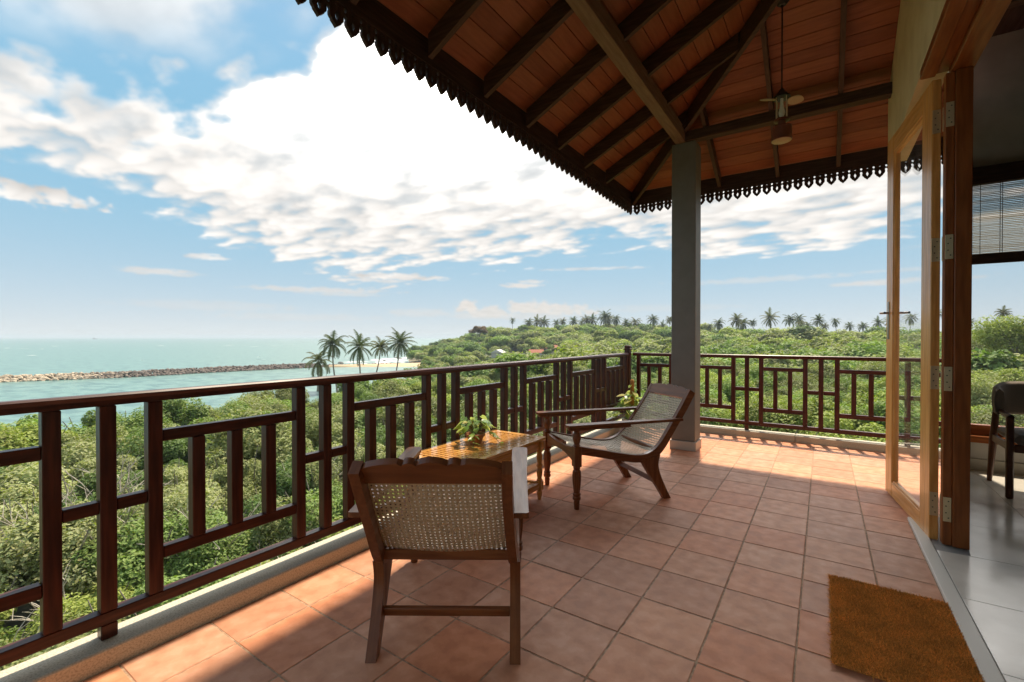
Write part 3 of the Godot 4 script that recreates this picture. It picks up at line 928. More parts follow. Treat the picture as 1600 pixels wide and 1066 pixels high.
# ------------------------------------------------------------------ room behind the door
func dining_room() -> void:
	var b := MB.new()
	b.box(Vector3(0.49, -0.25, -4.18), Vector3(0.552, 0.02, -1.2), 0.003)
	struct("threshold", b.mesh(), M.thresh)
	var f := MB.new()
	# the room floor slab follows the slanting wall
	f.extrude(PackedVector2Array([Vector2(0.553, 3.2), Vector2(0.553, -3.79), Vector2(1.06, -6.05), Vector2(6.2, -6.05), Vector2(6.2, 3.2)]), -0.25, 0.012, Transform3D(Basis(Vector3(1, 0, 0), Vector3(0, 0, 1), Vector3(0, 1, 0)), Vector3.ZERO))
	var fl := struct("room_floor", f.mesh(), M.room_grout)
	for i in 10:
		for j in 12:
			var xa := 0.555 + 0.6 * i
			var za := -6.02 + 0.6 * j
			var xb := minf(xa + 0.597, 6.2)
			var zb := minf(za + 0.597, 3.2)
			if i == 0 and za < -3.7:
				# cut to the slanting wall
				var t0 := 0.70 + (-3.8 - za) * 0.1847
				var t1 := 0.70 + maxf(0.0, -3.8 - zb) * 0.1847
				if t0 > xb: t0 = xb - 0.002
				var tm := MB.new()
				slab(tm, [Vector3(t0, 0.013, za), Vector3(xb, 0.013, za), Vector3(xb, 0.013, zb), Vector3(t1, 0.013, zb)], 0.007)
				part("tile", tm.mesh(), M.room_tile, fl)
			else:
				bpart("tile", Vector3(xa, 0.010, za), Vector3(xb, 0.02, zb), 0.0012, M.room_tile, fl)
	# window
	var w := thing("window", "wide room window with brown wooden sill frame", "window")
	bpart("sill", Vector3(1.09, 0.281, -6.16), Vector3(4.4, 0.343, -5.985), 0.003, M.frame_x, w)
	bpart("frame", Vector3(1.09, 0.3435, -6.13), Vector3(4.4, 0.44, -6.06), 0.003, M.frame_x, w)
	bpart("frame", Vector3(1.09, 2.76, -6.13), Vector3(4.4, 2.859, -6.06), 0.003, M.frame_x, w)
	bpart("frame", Vector3(1.062, 0.4405, -6.13), Vector3(1.12, 2.7595, -6.06), 0.003, M.frame_y, w)
	bpart("frame", Vector3(4.34, 0.4405, -6.13), Vector3(4.399, 2.7595, -6.06), 0.003, M.frame_y, w)
	bpart("frame", Vector3(2.7, 0.4405, -6.13), Vector3(2.76, 2.7595, -6.06), 0.003, M.frame_y, w)
	for xs in [[1.12, 2.7], [2.76, 4.34]]:
		var q := QuadMesh.new()
		q.size = Vector2(xs[1] - xs[0], 2.32)
		part("pane", q, M.glass, w).position = Vector3((xs[0] + xs[1]) * 0.5, 1.60, -6.095)
	# split bamboo blind
	var bl := thing("bamboo_blind", "half lowered bamboo blind on the room window", "blind")
	bpart("head_box", Vector3(1.08, 2.69, -6.016), Vector3(4.3, 2.85, -5.95), 0.004, M.valance_x, bl)
	bpart("bottom_bar", Vector3(1.09, 1.95, -5.995), Vector3(4.3, 2.045, -5.97), 0.004, M.valance_x, bl)
	var st := MB.new()
	var y := 2.05
	rng.seed = 12
	while y < 2.69:
		var n := 10
		for i in n:
			var x0 := 1.09 + 3.2 * i / n
			var x1 := 1.09 + 3.2 * (i + 1) / n
			var dy0 := 0.0012 * sin(y * 391.0 + i * 2.1)
			var dy1 := 0.0012 * sin(y * 391.0 + (i + 1) * 2.1)
			var hh := 0.0027
			for q in [[-1, 0.0022], [1, -0.0022]]:
				st.quad(Vector3(x0, y + dy0 - hh, -5.985), Vector3(x1, y + dy1 - hh, -5.985), Vector3(x1, y + dy1 + hh, -5.985 + q[1]), Vector3(x0, y + dy0 + hh, -5.985 + q[1]))
		y += 0.0064 + rng.randf() * 0.0020
	var so := part("bamboo_splits", st.mesh(), M.bamboo, bl)
	so.set_meta("kind", "stuff")
	for x in [1.2, 1.33, 1.345, 1.5, 1.66, 1.82, 2.1, 2.4, 2.8, 3.2, 3.7]:
		bpart("cord", Vector3(x - 0.002, 2.046, -5.98), Vector3(x + 0.002, 2.689, -5.976), 0.0, M.valance_y, bl)
	# dining chair
	var ch := thing("dining_chair", "upholstered grey brown dining chair with dark wooden legs by the window", "chair", Vector3(1.47, 0.02, -5.33))
	for s: float in [-1.0, 1.0]:
		var l1 := MB.new()
		l1.tube(PackedVector3Array([Vector3(s * 0.27, 0, -0.30), Vector3(s * 0.26, 0.35, -0.25), Vector3(s * 0.25, 0.66, -0.21)]), PackedFloat32Array([0.017, 0.026, 0.022]), 8)
		part("leg", l1.mesh(true), M.dining_y, ch)
		bpart("leg", Vector3(s * 0.275 - 0.021, 0, 0.22), Vector3(s * 0.275 + 0.021, 0.635, 0.262), 0.008, M.dining_y, ch)
		var am := MB.new()
		am.tube(PackedVector3Array([Vector3(s * 0.252, 0.665, -0.215), Vector3(s * 0.268, 0.655, -0.05), Vector3(s * 0.275, 0.638, 0.12), Vector3(s * 0.275, 0.632, 0.262)]), PackedFloat32Array([0.02, 0.021, 0.02, 0.021]), 8)
		part("armrest", am.mesh(true), M.dining_z, ch)
		bpart("seat_rail", Vector3(s * 0.26 - 0.012, 0.36, -0.24), Vector3(s * 0.26 + 0.012, 0.42, 0.22), 0.004, M.dining_z, ch)
	bpart("seat_rail", Vector3(-0.25, 0.36, 0.225), Vector3(0.25, 0.42, 0.25), 0.004, M.dining_x, ch)
	bpart("seat", Vector3(-0.245, 0.415, -0.24), Vector3(0.245, 0.495, 0.255), 0.028, M.fabric, ch)
	var bk := MB.new()   # curved padded back
	var nb := 24
	var rows := [[0.60, 0.0], [0.62, 0.022], [0.70, 0.03], [0.80, 0.03], [0.855, 0.024], [0.88, 0.0]]
	var ring := func(i: int, row: Array, side: float) -> Vector3:
		var a := lerpf(-1.72, 1.72, float(i) / nb)
		var drop := 0.05 * pow(absf(a) / 1.72, 3.0)
		var rad: float = 0.285 + side * row[1]
		var yy: float = row[0] - drop * (1.0 if row[0] > 0.7 else -0.4)
		return Vector3(sin(a) * rad, yy, -cos(a) * rad * 0.86 - 0.02)
	for i in nb:
		for j in rows.size() - 1:
			for side: float in [1.0, -1.0]:
				var p0: Vector3 = ring.call(i, rows[j], side)
				var p1: Vector3 = ring.call(i + 1, rows[j], side)
				var p2: Vector3 = ring.call(i + 1, rows[j + 1], side)
				var p3: Vector3 = ring.call(i, rows[j + 1], side)
				var o := Vector3(p0.x + p1.x, 0, p0.z + p1.z) * side
				bk.oquad(p0, p1, p2, p3, o)
	for i in [0, nb]:
		for j in rows.size() - 1:
			bk.quad(ring.call(i, rows[j], 1.0), ring.call(i, rows[j], -1.0), ring.call(i, rows[j + 1], -1.0), ring.call(i, rows[j + 1], 1.0))
	part("backrest", bk.mesh(true), M.fabric, ch)
	# a small dry leaf on the room floor
	var lf := MB.new()
	lf.tri(Vector3(-0.012, 0.002, 0), Vector3(0, 0.006, 0.009), Vector3(0.014, 0.003, 0.002))
	lf.tri(Vector3(-0.012, 0.002, 0), Vector3(0.014, 0.003, 0.002), Vector3(0.002, 0.007, -0.008))
	var lo := MeshInstance3D.new()
	lo.name = numbered("dry_leaf")
	lo.mesh = lf.mesh()
	lo.material_override = M.trunk
	add_child(lo)
	lo.position = Vector3(0.757, 0.021, -2.68)
	tag(lo, "small dry leaf lying on the pale room floor", "leaf")

# ------------------------------------------------------------------ planter's chairs and table
func make_chair() -> Node3D:
	# local: x across, y up, z from front to back
	var ch := thing("lounge_chair", "", "chair")
	var top := smooth_curve(PackedVector2Array([Vector2(0.045, 0.462), Vector2(0.20, 0.428), Vector2(0.38, 0.388), Vector2(0.53, 0.362), Vector2(0.64, 0.372), Vector2(0.735, 0.432), Vector2(0.85, 0.575), Vector2(0.95, 0.715), Vector2(1.035, 0.846)]), 6)
	var bot := smooth_curve(PackedVector2Array([Vector2(0.045, 0.402), Vector2(0.20, 0.370), Vector2(0.38, 0.330), Vector2(0.53, 0.304), Vector2(0.665, 0.314), Vector2(0.775, 0.382), Vector2(0.90, 0.545), Vector2(1.0, 0.680), Vector2(1.085, 0.815)]), 6)
	# poly in (z, y); extruded along x
	var zy := func(xx: float) -> Transform3D: return Transform3D(Basis(Vector3(0, 0, 1), Vector3(0, 1, 0), Vector3(1, 0, 0)), Vector3(xx, 0, 0))
	var tap := func(z: float) -> float: return 0.026 * sstep(0.55, 1.05, z)
	for s: float in [-1.0, 1.0]:
		var b := MB.new()
		var at2 := func(c: PackedVector2Array, i: int, x: float) -> Vector3:
			return Vector3(s * (x - tap.call(c[i].x)), c[i].y, c[i].x)
		for i in top.size() - 1:
			for x in [0.300, 0.264]:
				b.oquad(at2.call(top, i, x), at2.call(top, i + 1, x), at2.call(bot, i + 1, x), at2.call(bot, i, x), Vector3(s if x > 0.28 else -s, 0, 0))
			for c in [top, bot]:
				b.oquad(at2.call(c, i, 0.264), at2.call(c, i + 1, 0.264), at2.call(c, i + 1, 0.3), at2.call(c, i, 0.3), Vector3(0, 1 if c == top else -1, 0))
		for e in [0, top.size() - 1]:
			b.oquad(at2.call(top, e, 0.264), at2.call(top, e, 0.3), at2.call(bot, e, 0.3), at2.call(bot, e, 0.264), Vector3(0, 0, -1 if e == 0 else 1))
		part("side_rail", b.mesh(), M.chair_z, ch)
		# rear leg: a splayed, curved board
		var f := smooth_curve(PackedVector2Array([Vector2(0.565, 0.318), Vector2(0.612, 0.245), Vector2(0.675, 0.15), Vector2(0.728, 0.07), Vector2(0.772, 0.0)]), 5)
		var k := smooth_curve(PackedVector2Array([Vector2(0.735, 0.352), Vector2(0.718, 0.28), Vector2(0.735, 0.20), Vector2(0.782, 0.095), Vector2(0.832, 0.0)]), 5)
		var pl := PackedVector2Array()
		for p in f: pl.append(p)
		for i in range(k.size() - 1, -1, -1): pl.append(k[i])
		var lb := MB.new()
		var xf: Transform3D = zy.call(s * 0.282)
		lb.extrude(pl, -0.021, 0.021, xf)
		part("rear_leg", lb.mesh(), M.chair_y, ch)
		# front leg: turned foot, square block, turned arm post
		var fb := MB.new()
		var at := Vector3(s * 0.292, 0, 0.022)
		fb.box(Vector3(at.x - 0.029, 0.315, at.z - 0.029), Vector3(at.x + 0.029, 0.465, at.z + 0.029), 0.004)
		fb.lathe([Vector2(0.0, 0.0), Vector2(0.019, 0.0), Vector2(0.023, 0.05), Vector2(0.021, 0.065), Vector2(0.030, 0.075), Vector2(0.031, 0.09), Vector2(0.025, 0.10), Vector2(0.030, 0.108), Vector2(0.030, 0.116), Vector2(0.0225, 0.124), Vector2(0.024, 0.14), Vector2(0.031, 0.20), Vector2(0.033, 0.25), Vector2(0.030, 0.283), Vector2(0.022, 0.295), Vector2(0.027, 0.304), Vector2(0.025, 0.316)], 24, at, 0.11, 0.13, 0.27)
		fb.lathe([Vector2(0.022, 0.464), Vector2(0.028, 0.472), Vector2(0.020, 0.482), Vector2(0.024, 0.495), Vector2(0.031, 0.525), Vector2(0.029, 0.55), Vector2(0.020, 0.572), Vector2(0.027, 0.58), Vector2(0.03, 0.59), Vector2(0.028, 0.602)], 20, at)
		part("front_leg", fb.mesh(true) if false else fb.mesh(), M.chair_y, ch)
		# arm: flat board, wide and rounded at the front
		var inner := -0.030
		var arm := PackedVector2Array([Vector2(-0.062, -0.02), Vector2(-0.072, 0.0), Vector2(-0.072, 0.03), Vector2(-0.060, 0.052), Vector2(-0.02, 0.056), Vector2(0.2, 0.05), Vector2(0.5, 0.043), Vector2(0.925, 0.040), Vector2(0.93, 0.032), Vector2(0.93, -0.016), Vector2(0.5, -0.022), Vector2(0.2, inner), Vector2(-0.03, inner)])
		var ab := MB.new()
		# (z, x) plane, pushed up
		ab.extrude(arm, 0.608, 0.628, Transform3D(Basis(Vector3(0, 0, 1), Vector3(s, 0, 0), Vector3(0, 1, 0)), Vector3(s * 0.292, 0, 0)))
		var under := PackedVector2Array([Vector2(-0.05, -0.018), Vector2(-0.055, 0.03), Vector2(-0.03, 0.042), Vector2(0.42, 0.036), Vector2(0.46, 0.03), Vector2(0.46, -0.014), Vector2(0.42, -0.02)])
		ab.extrude(under, 0.588, 0.608, Transform3D(Basis(Vector3(0, 0, 1), Vector3(s, 0, 0), Vector3(0, 1, 0)), Vector3(s * 0.292, 0, 0)))
		part("armrest", ab.mesh(), M.chair_z, ch)
	# front apron with a hollowed lower edge
	var ap := PackedVector2Array()
	for i in 13:
		var t := i / 12.0
		ap.append(Vector2(lerpf(-0.262, 0.262, t), 0.452 - 0.022 * sin(PI * t)))
	for i in range(12, -1, -1):
		var t := i / 12.0
		ap.append(Vector2(lerpf(-0.262, 0.262, t), 0.335 + 0.05 * pow(sin(PI * t), 0.7)))
	var apb := MB.new()
	apb.extrude(ap, 0.008, 0.032)
	part("front_apron", apb.mesh(), M.chair_x, ch)
	# scalloped crest, in the plane of the back
	var cr := PackedVector2Array([Vector2(-0.2405, 0.0), Vector2(0.2405, 0.0), Vector2(0.2375, 0.074)])
	var lobes := [[0.2375, 0.100, 0.077, 0.008, 0.097], [0.100, 0.053, 0.092, 0.010, 0.092], [0.053, -0.053, 0.092, 0.014, 0.092], [-0.053, -0.100, 0.092, 0.010, 0.092], [-0.100, -0.2375, 0.097, 0.008, 0.077]]
	for lb in lobes:
		for i in range(1, 9):
			var t := i / 9.0
			cr.append(Vector2(lerpf(lb[0], lb[1], t), lerpf(lb[2], lb[4], t) + lb[3] * sin(PI * t)))
		if lb[1] > -0.23: cr.append(Vector2(lb[1], lb[4] - 0.004))
	cr.append(Vector2(-0.2375, 0.074))
	var back := Vector3(0, 0.846 - 0.715, 1.035 - 0.95).normalized()
	var nrm := Vector3(1, 0, 0).cross(back)
	var crb := MB.new()
	crb.extrude(cr, -0.016, 0.012, Transform3D(Basis(Vector3(1, 0, 0), back, nrm), Vector3(0, 0.768, 1.006)))
	part("crest_rail", crb.mesh(), M.chair_x, ch)
	bpart("back_rail", Vector3(-0.2605, 0.356, 0.705), Vector3(0.2605, 0.400, 0.732), 0.004, M.chair_x, ch)
	var sr := bpart("stretcher", Vector3(-0.261, 0.118, 0.705), Vector3(0.261, 0.158, 0.725), 0.003, M.chair_x, ch)
	sr.rotation.x = 0.3
	# woven cane from the apron to the crest
	var path := PackedVector3Array()
	var pth := smooth_curve(PackedVector2Array([Vector2(0.03, 0.456), Vector2(0.20, 0.418), Vector2(0.38, 0.378), Vector2(0.53, 0.353), Vector2(0.64, 0.364), Vector2(0.74, 0.428), Vector2(0.853, 0.563), Vector2(0.953, 0.703), Vector2(1.005, 0.782)]), 14)
	var pitch := 0.0205
	var acc := 0.0
	path.append(Vector3(0, pth[0].y, pth[0].x))
	for i in pth.size() - 1:
		var a := pth[i]
		var d := pth[i + 1]
		var l := a.distance_to(d)
		while acc + l >= pitch:
			var t := (pitch - acc) / l
			a = a.lerp(d, t)
			l = a.distance_to(d)
			acc = 0.0
			path.append(Vector3(0, a.y, a.x))
		acc += l
	var n := path.size()
	var nx := 26
	var cb := MB.new()
	var pt := func(i: int, x: float, w: float) -> Vector3:
		# a point of the weave: i along, x across, w above the sheet
		var p: Vector3 = path[i]
		var q: Vector3 = (path[mini(i + 1, n - 1)] - path[maxi(i - 1, 0)]).normalized()
		var up := q.cross(Vector3(1, 0, 0))
		if up.y < 0.0: up = -up
		var sag := 0.022 * (1.0 - pow(x / 0.262, 2.0)) * sin(PI * clampf(float(i) / (n - 1), 0.0, 1.0))
		return p + Vector3(x * (0.262 - tap.call(p.z)) / 0.262, 0, 0) + up * (w - sag)
	var hw := 0.0064
	for j in nx + 1:
		var x := -0.262 + 0.524 * j / nx
		for i in n - 1:
			var w0 := 0.0014 * (1.0 if (i + j) % 2 == 0 else -1.0)
			cb.quad(pt.call(i, x - hw, w0), pt.call(i, x + hw, w0), pt.call(i + 1, x + hw, -w0), pt.call(i + 1, x - hw, -w0))
	for i in range(1, n - 1):
		var dv: Vector3 = (path[i + 1] - path[i - 1]).normalized() * hw
		for j in nx:
			var w0 := -0.0014 * (1.0 if (i + j) % 2 == 0 else -1.0)
			var a: Vector3 = pt.call(i, -0.262 + 0.524 * j / nx, w0)
			var d: Vector3 = pt.call(i, -0.262 + 0.524 * (j + 1) / nx, -w0)
			cb.quad(a - dv, a + dv, d + dv, d - dv)
	var cane := part("cane_weave", cb.mesh(), M.cane, ch)
	cane.set_meta("kind", "stuff")
	return ch

func chairs_and_table() -> void:
	var ch := make_chair()
	ch.position = Vector3(-1.744, 0, -3.218)
	ch.rotation.y = atan2(0.62, -0.785)
	tag(ch, "cane lounge chair seen from its side, beside the grey column", "chair", "cane lounge chairs at the low table")
	var c2: Node3D = ch.duplicate()
	c2.name = numbered("lounge_chair")
	add_child(c2)
	c2.position = Vector3(-1.678, 0, -2.001)
	c2.rotation.y = atan2(0.554, 0.833)
	tag(c2, "cane lounge chair nearest the camera with its scalloped back turned to us", "chair", "cane lounge chairs at the low table")
	# low table with a latticed top
	var t := thing("coffee_table", "low honey coloured wooden table with lattice top between the two chairs", "table", Vector3(-2.05, 0, -2.6))
	var hx := 0.255
	var hz := 0.51
	var b := 0.062
	for s: float in [-1.0, 1.0]:
		bpart("top_border", Vector3(minf(s * hx, s * (hx - b)), 0.465, -hz), Vector3(maxf(s * hx, s * (hx - b)), 0.49, hz), 0.003, M.table_z, t)
		bpart("top_border", Vector3(-hx + b + 0.0005, 0.465, minf(s * hz, s * (hz - b))), Vector3(hx - b - 0.0005, 0.4897, maxf(s * hz, s * (hz - b))), 0.003, M.table_x, t)
	var nx := 10
	var nz := 23
	for i in range(1, nx):
		var x := lerpf(-hx + b, hx - b, float(i) / nx)
		bpart("lattice_slat", Vector3(x - 0.0115, 0.468, -hz + b), Vector3(x + 0.0115, 0.4855, hz - b), 0.001, M.table_z, t)
	for i in range(1, nz):
		var z := lerpf(-hz + b, hz - b, float(i) / nz)
		bpart("lattice_slat", Vector3(-hx + b, 0.471, z - 0.0125), Vector3(hx - b, 0.4885, z + 0.0125), 0.001, M.table_x, t)
	for sx: float in [-1.0, 1.0]:
		bpart("apron", Vector3(sx * 0.218 - 0.009, 0.395, -0.455), Vector3(sx * 0.218 + 0.009, 0.4645, 0.455), 0.002, M.table_z, t)
		bpart("apron", Vector3(-0.20, 0.395, sx * 0.473 - 0.009), Vector3(0.20, 0.4645, sx * 0.473 + 0.009), 0.002, M.table_x, t)
		bpart("shelf_rail", Vector3(sx * 0.218 - 0.014, 0.088, -0.455), Vector3(sx * 0.218 + 0.014, 0.135, 0.455), 0.002, M.table_z, t)
		bpart("shelf_rail", Vector3(-0.20, 0.088, sx * 0.473 - 0.014), Vector3(0.20, 0.135, sx * 0.473 + 0.014), 0.002, M.table_x, t)
		for sz: float in [-1.0, 1.0]:
			var lg := MB.new()
			var at := Vector3(sx * 0.218, 0, sz * 0.473)
			lg.box(Vector3(at.x - 0.024, 0.385, at.z - 0.024), Vector3(at.x + 0.024, 0.464, at.z + 0.024), 0.003)
			lg.box(Vector3(at.x - 0.024, 0.075, at.z - 0.024), Vector3(at.x + 0.024, 0.148, at.z + 0.024), 0.003)
			lg.lathe([Vector2(0, 0), Vector2(0.013, 0), Vector2(0.018, 0.03), Vector2(0.022, 0.055), Vector2(0.017, 0.07), Vector2(0.019, 0.076)], 16, at)
			lg.lathe([Vector2(0.02, 0.147), Vector2(0.024, 0.155), Vector2(0.017, 0.168), Vector2(0.021, 0.19), Vector2(0.025, 0.225), Vector2(0.019, 0.252), Vector2(0.025, 0.262), Vector2(0.025, 0.272), Vector2(0.018, 0.282), Vector2(0.022, 0.31), Vector2(0.025, 0.34), Vector2(0.018, 0.368), Vector2(0.024, 0.378), Vector2(0.02, 0.386)], 16, at)
			part("leg", lg.mesh(), M.table_y, t)
	for i in 5:
		bpart("shelf_slat", Vector3(-0.195 + 0.081 * i, 0.112, -0.458), Vector3(-0.129 + 0.081 * i, 0.124, 0.458), 0.002, M.table_z, t)

# ------------------------------------------------------------------ pot plants
func heart_leaf(sz: float) -> ArrayMesh:
	var key := "heart%.3f" % sz
	if cache.has(key): return cache[key]
	var b := MB.new()
	var out := [Vector2(0, 0.0), Vector2(0.22, -0.12), Vector2(0.42, -0.02), Vector2(0.48, 0.2), Vector2(0.40, 0.5), Vector2(0.22, 0.8), Vector2(0.0, 1.08)]
	var rib := [0.0, 0.0, 0.12, 0.3, 0.55, 0.82, 1.08]
	for s: float in [-1.0, 1.0]:
		for i in out.size() - 1:
			var p := []
			for q in [[0.0, rib[i]], [s * out[i].x, out[i].y], [s * out[i + 1].x, out[i + 1].y], [0.0, rib[i + 1]]]:
				p.append(Vector3(q[0], 0.16 * absf(q[0]) - 0.22 * q[1] * q[1] * 0.6 + 0.02 * sin(q[1] * 9.0) * absf(q[0]), q[1]) * sz)
			b.oquad(p[0], p[1], p[2], p[3], Vector3.UP)
	cache[key] = b.mesh(true)
	return cache[key]

func pothos(t: Node3D, base: Vector3, n: int, spread: float, height: float, leaf: float, sd: int) -> void:
	rng.seed = sd
	for i in n:
		var a := rng.randf() * TAU
		var q := sqrt(rng.randf())
		var tip := base + Vector3(cos(a) * spread * q, height * (1.0 - 0.75 * q * q) * (0.45 + 0.6 * rng.randf()), sin(a) * spread * q)
		var mid := base.lerp(tip, 0.5) + Vector3(0, 0.25 * height, 0)
		var st := MB.new()
		var pts := PackedVector3Array()
		var rad := PackedFloat32Array()
		for k in 5:
			var u := k / 4.0
			pts.append(base.lerp(mid, u).lerp(mid.lerp(tip, u), u))
			rad.append(lerpf(0.0022, 0.0013, u))
		st.tube(pts, rad, 5)
		part("stem", st.mesh(), M.stem, t)
		var l := part("leaf", heart_leaf(leaf * [0.75, 1.0, 1.2][i % 3]), M[["leaf_a", "leaf_b", "leaf_a", "leaf_c", "leaf_b", "leaf_a", "leaf_d", "leaf_c"][rng.randi_range(0, 7)]], t)
		l.position = tip
		l.rotation = Vector3(rng.randf_range(0.0, 0.75), PI / 2 - a + rng.randf_range(-0.7, 0.7), rng.randf_range(-0.5, 0.5))

func plants_on_veranda() -> void:
	var t := thing("pothos_plant", "trailing green pothos in a small clay pot on the low table", "plant", Vector3(-2.11, 0.4905, -2.62))
	var p := MB.new()
	p.lathe([Vector2(0, 0.0), Vector2(0.042, 0.0), Vector2(0.062, 0.05), Vector2(0.066, 0.056), Vector2(0.072, 0.058), Vector2(0.073, 0.074), Vector2(0.066, 0.075), Vector2(0.060, 0.06)], 28, Vector3.ZERO)
	part("clay_pot", p.mesh(), M.pot, t)
	var s := MB.new()
	s.lathe([Vector2(0.062, 0.058), Vector2(0.03, 0.064), Vector2(0, 0.066)], 20, Vector3.ZERO)
	part("soil", s.mesh(), M.soil, t)
	pothos(t, Vector3(0, 0.062, 0), 50, 0.135, 0.15, 0.052, 41)
	# runners that hang over the rim
	rng.seed = 8
	for k in 2:
		var a: float = [2.1, 0.6][k]
		var st := MB.new()
		var pts := PackedVector3Array()
		var rad := PackedFloat32Array()
		for i in 7:
			var u := i / 6.0
			pts.append(Vector3(sin(a) * (0.03 + 0.15 * u), 0.075 + 0.03 * sin(u * PI) - 0.07 * u, cos(a) * (0.03 + 0.15 * u)))
			rad.append(0.002)
		st.tube(pts, rad, 5)
		part("stem", st.mesh(), M.stem, t)
		for i in [2, 3, 4, 5, 6]:
			var l := part("leaf", heart_leaf(0.05), M[["leaf_c", "leaf_b", "leaf_a"][i % 3]], t)
			l.position = pts[i] + Vector3(0, 0.006, 0)
			l.rotation = Vector3(rng.randf_range(0.0, 0.3), a + rng.randf_range(-1.2, 1.2), rng.randf_range(-0.4, 0.4))
	var c := thing("pothos_plant", "bushy pothos climbing an orange moss pole in the railing corner", "plant", Vector3(-2.08, 0, -5.87))
	var p2 := MB.new()
	p2.lathe([Vector2(0, 0.001), Vector2(0.09, 0.001), Vector2(0.125, 0.17), Vector2(0.135, 0.172), Vector2(0.135, 0.20), Vector2(0.122, 0.20), Vector2(0.118, 0.18)], 28, Vector3.ZERO)
	part("white_pot", p2.mesh(), M.white_pot, c)
	var s2 := MB.new()
	s2.lathe([Vector2(0.12, 0.18), Vector2(0, 0.19)], 20, Vector3.ZERO)
	part("soil", s2.mesh(), M.soil, c)
	var mp := MB.new()
	rng.seed = 3
	var pr := [Vector2(0.0235, 0.17)]
	for i in 20: pr.append(Vector2(0.0235 + rng.randf() * 0.006, 0.19 + i * 0.026))
	pr.append(Vector2(0.015, 0.715)); pr.append(Vector2(0, 0.718))
	mp.lathe(pr, 14, Vector3.ZERO)
	part("moss_pole", mp.mesh(true), M.moss_pole, c)
	pothos(c, Vector3(0, 0.19, 0), 120, 0.21, 0.36, 0.088, 19)
	for i in 7:
		var l := part("leaf", heart_leaf(0.06), M[["leaf_b", "leaf_d", "leaf_a"][i % 3]], c)
		l.position = Vector3(0.03 * cos(i * 2.4), 0.40 + 0.04 * i, 0.03 * sin(i * 2.4))
		l.rotation = Vector3(0.5, PI / 2 - i * 2.4, 0.2)

# ------------------------------------------------------------------ door mat
func door_mat() -> void:
	var t := thing("door_mat", "rectangular brown coir door mat in front of the threshold", "door mat", Vector3(0.2605, 0, -2.54))
	bpart("backing", Vector3(-0.218, 0.001, -0.384), Vector3(0.218, 0.012, 0.384), 0.003, M.coir_base, t)
	var b := MB.new()
	b.tri(Vector3(-0.0012, 0, 0), Vector3(0.0012, 0, 0), Vector3(0.0006, 0.013, 0.004))
	b.tri(Vector3(0, 0, -0.0012), Vector3(0, 0, 0.0012), Vector3(0.0006, 0.013, 0.004))
	var mm := MultiMesh.new()
	mm.transform_format = MultiMesh.TRANSFORM_3D
	mm.use_colors = true
	mm.mesh = b.mesh()
	mm.instance_count = 42000
	rng.seed = 6
	for i in mm.instance_count:
		var x := rng.randf_range(-0.226, 0.226) + rng.randfn() * 0.0022
		var z := rng.randf_range(-0.392, 0.392) + rng.randfn() * 0.0022
		var s := rng.randf_range(0.7, 1.35)
		mm.set_instance_transform(i, Transform3D(Basis.from_euler(Vector3(rng.randfn() * 0.42, rng.randf() * TAU, rng.randfn() * 0.42)).scaled(Vector3(2.1, s, 2.1)), Vector3(x, 0.010, z)))
		var k := rng.randf_range(0.6, 1.25) * (0.95 + 0.12 * sin(x * 31.0 + 2.0 * sin(z * 17.0)) * sin(z * 23.0 + 1.0))
		mm.set_instance_color(i, Color(0.86 * k, 0.43 * k, 0.10 * k))
	var o := MultiMeshInstance3D.new()
	o.name = "coir_pile"
	o.multimesh = mm
	o.material_override = M.coir
	t.add_child(o)
	o.set_meta("kind", "stuff")

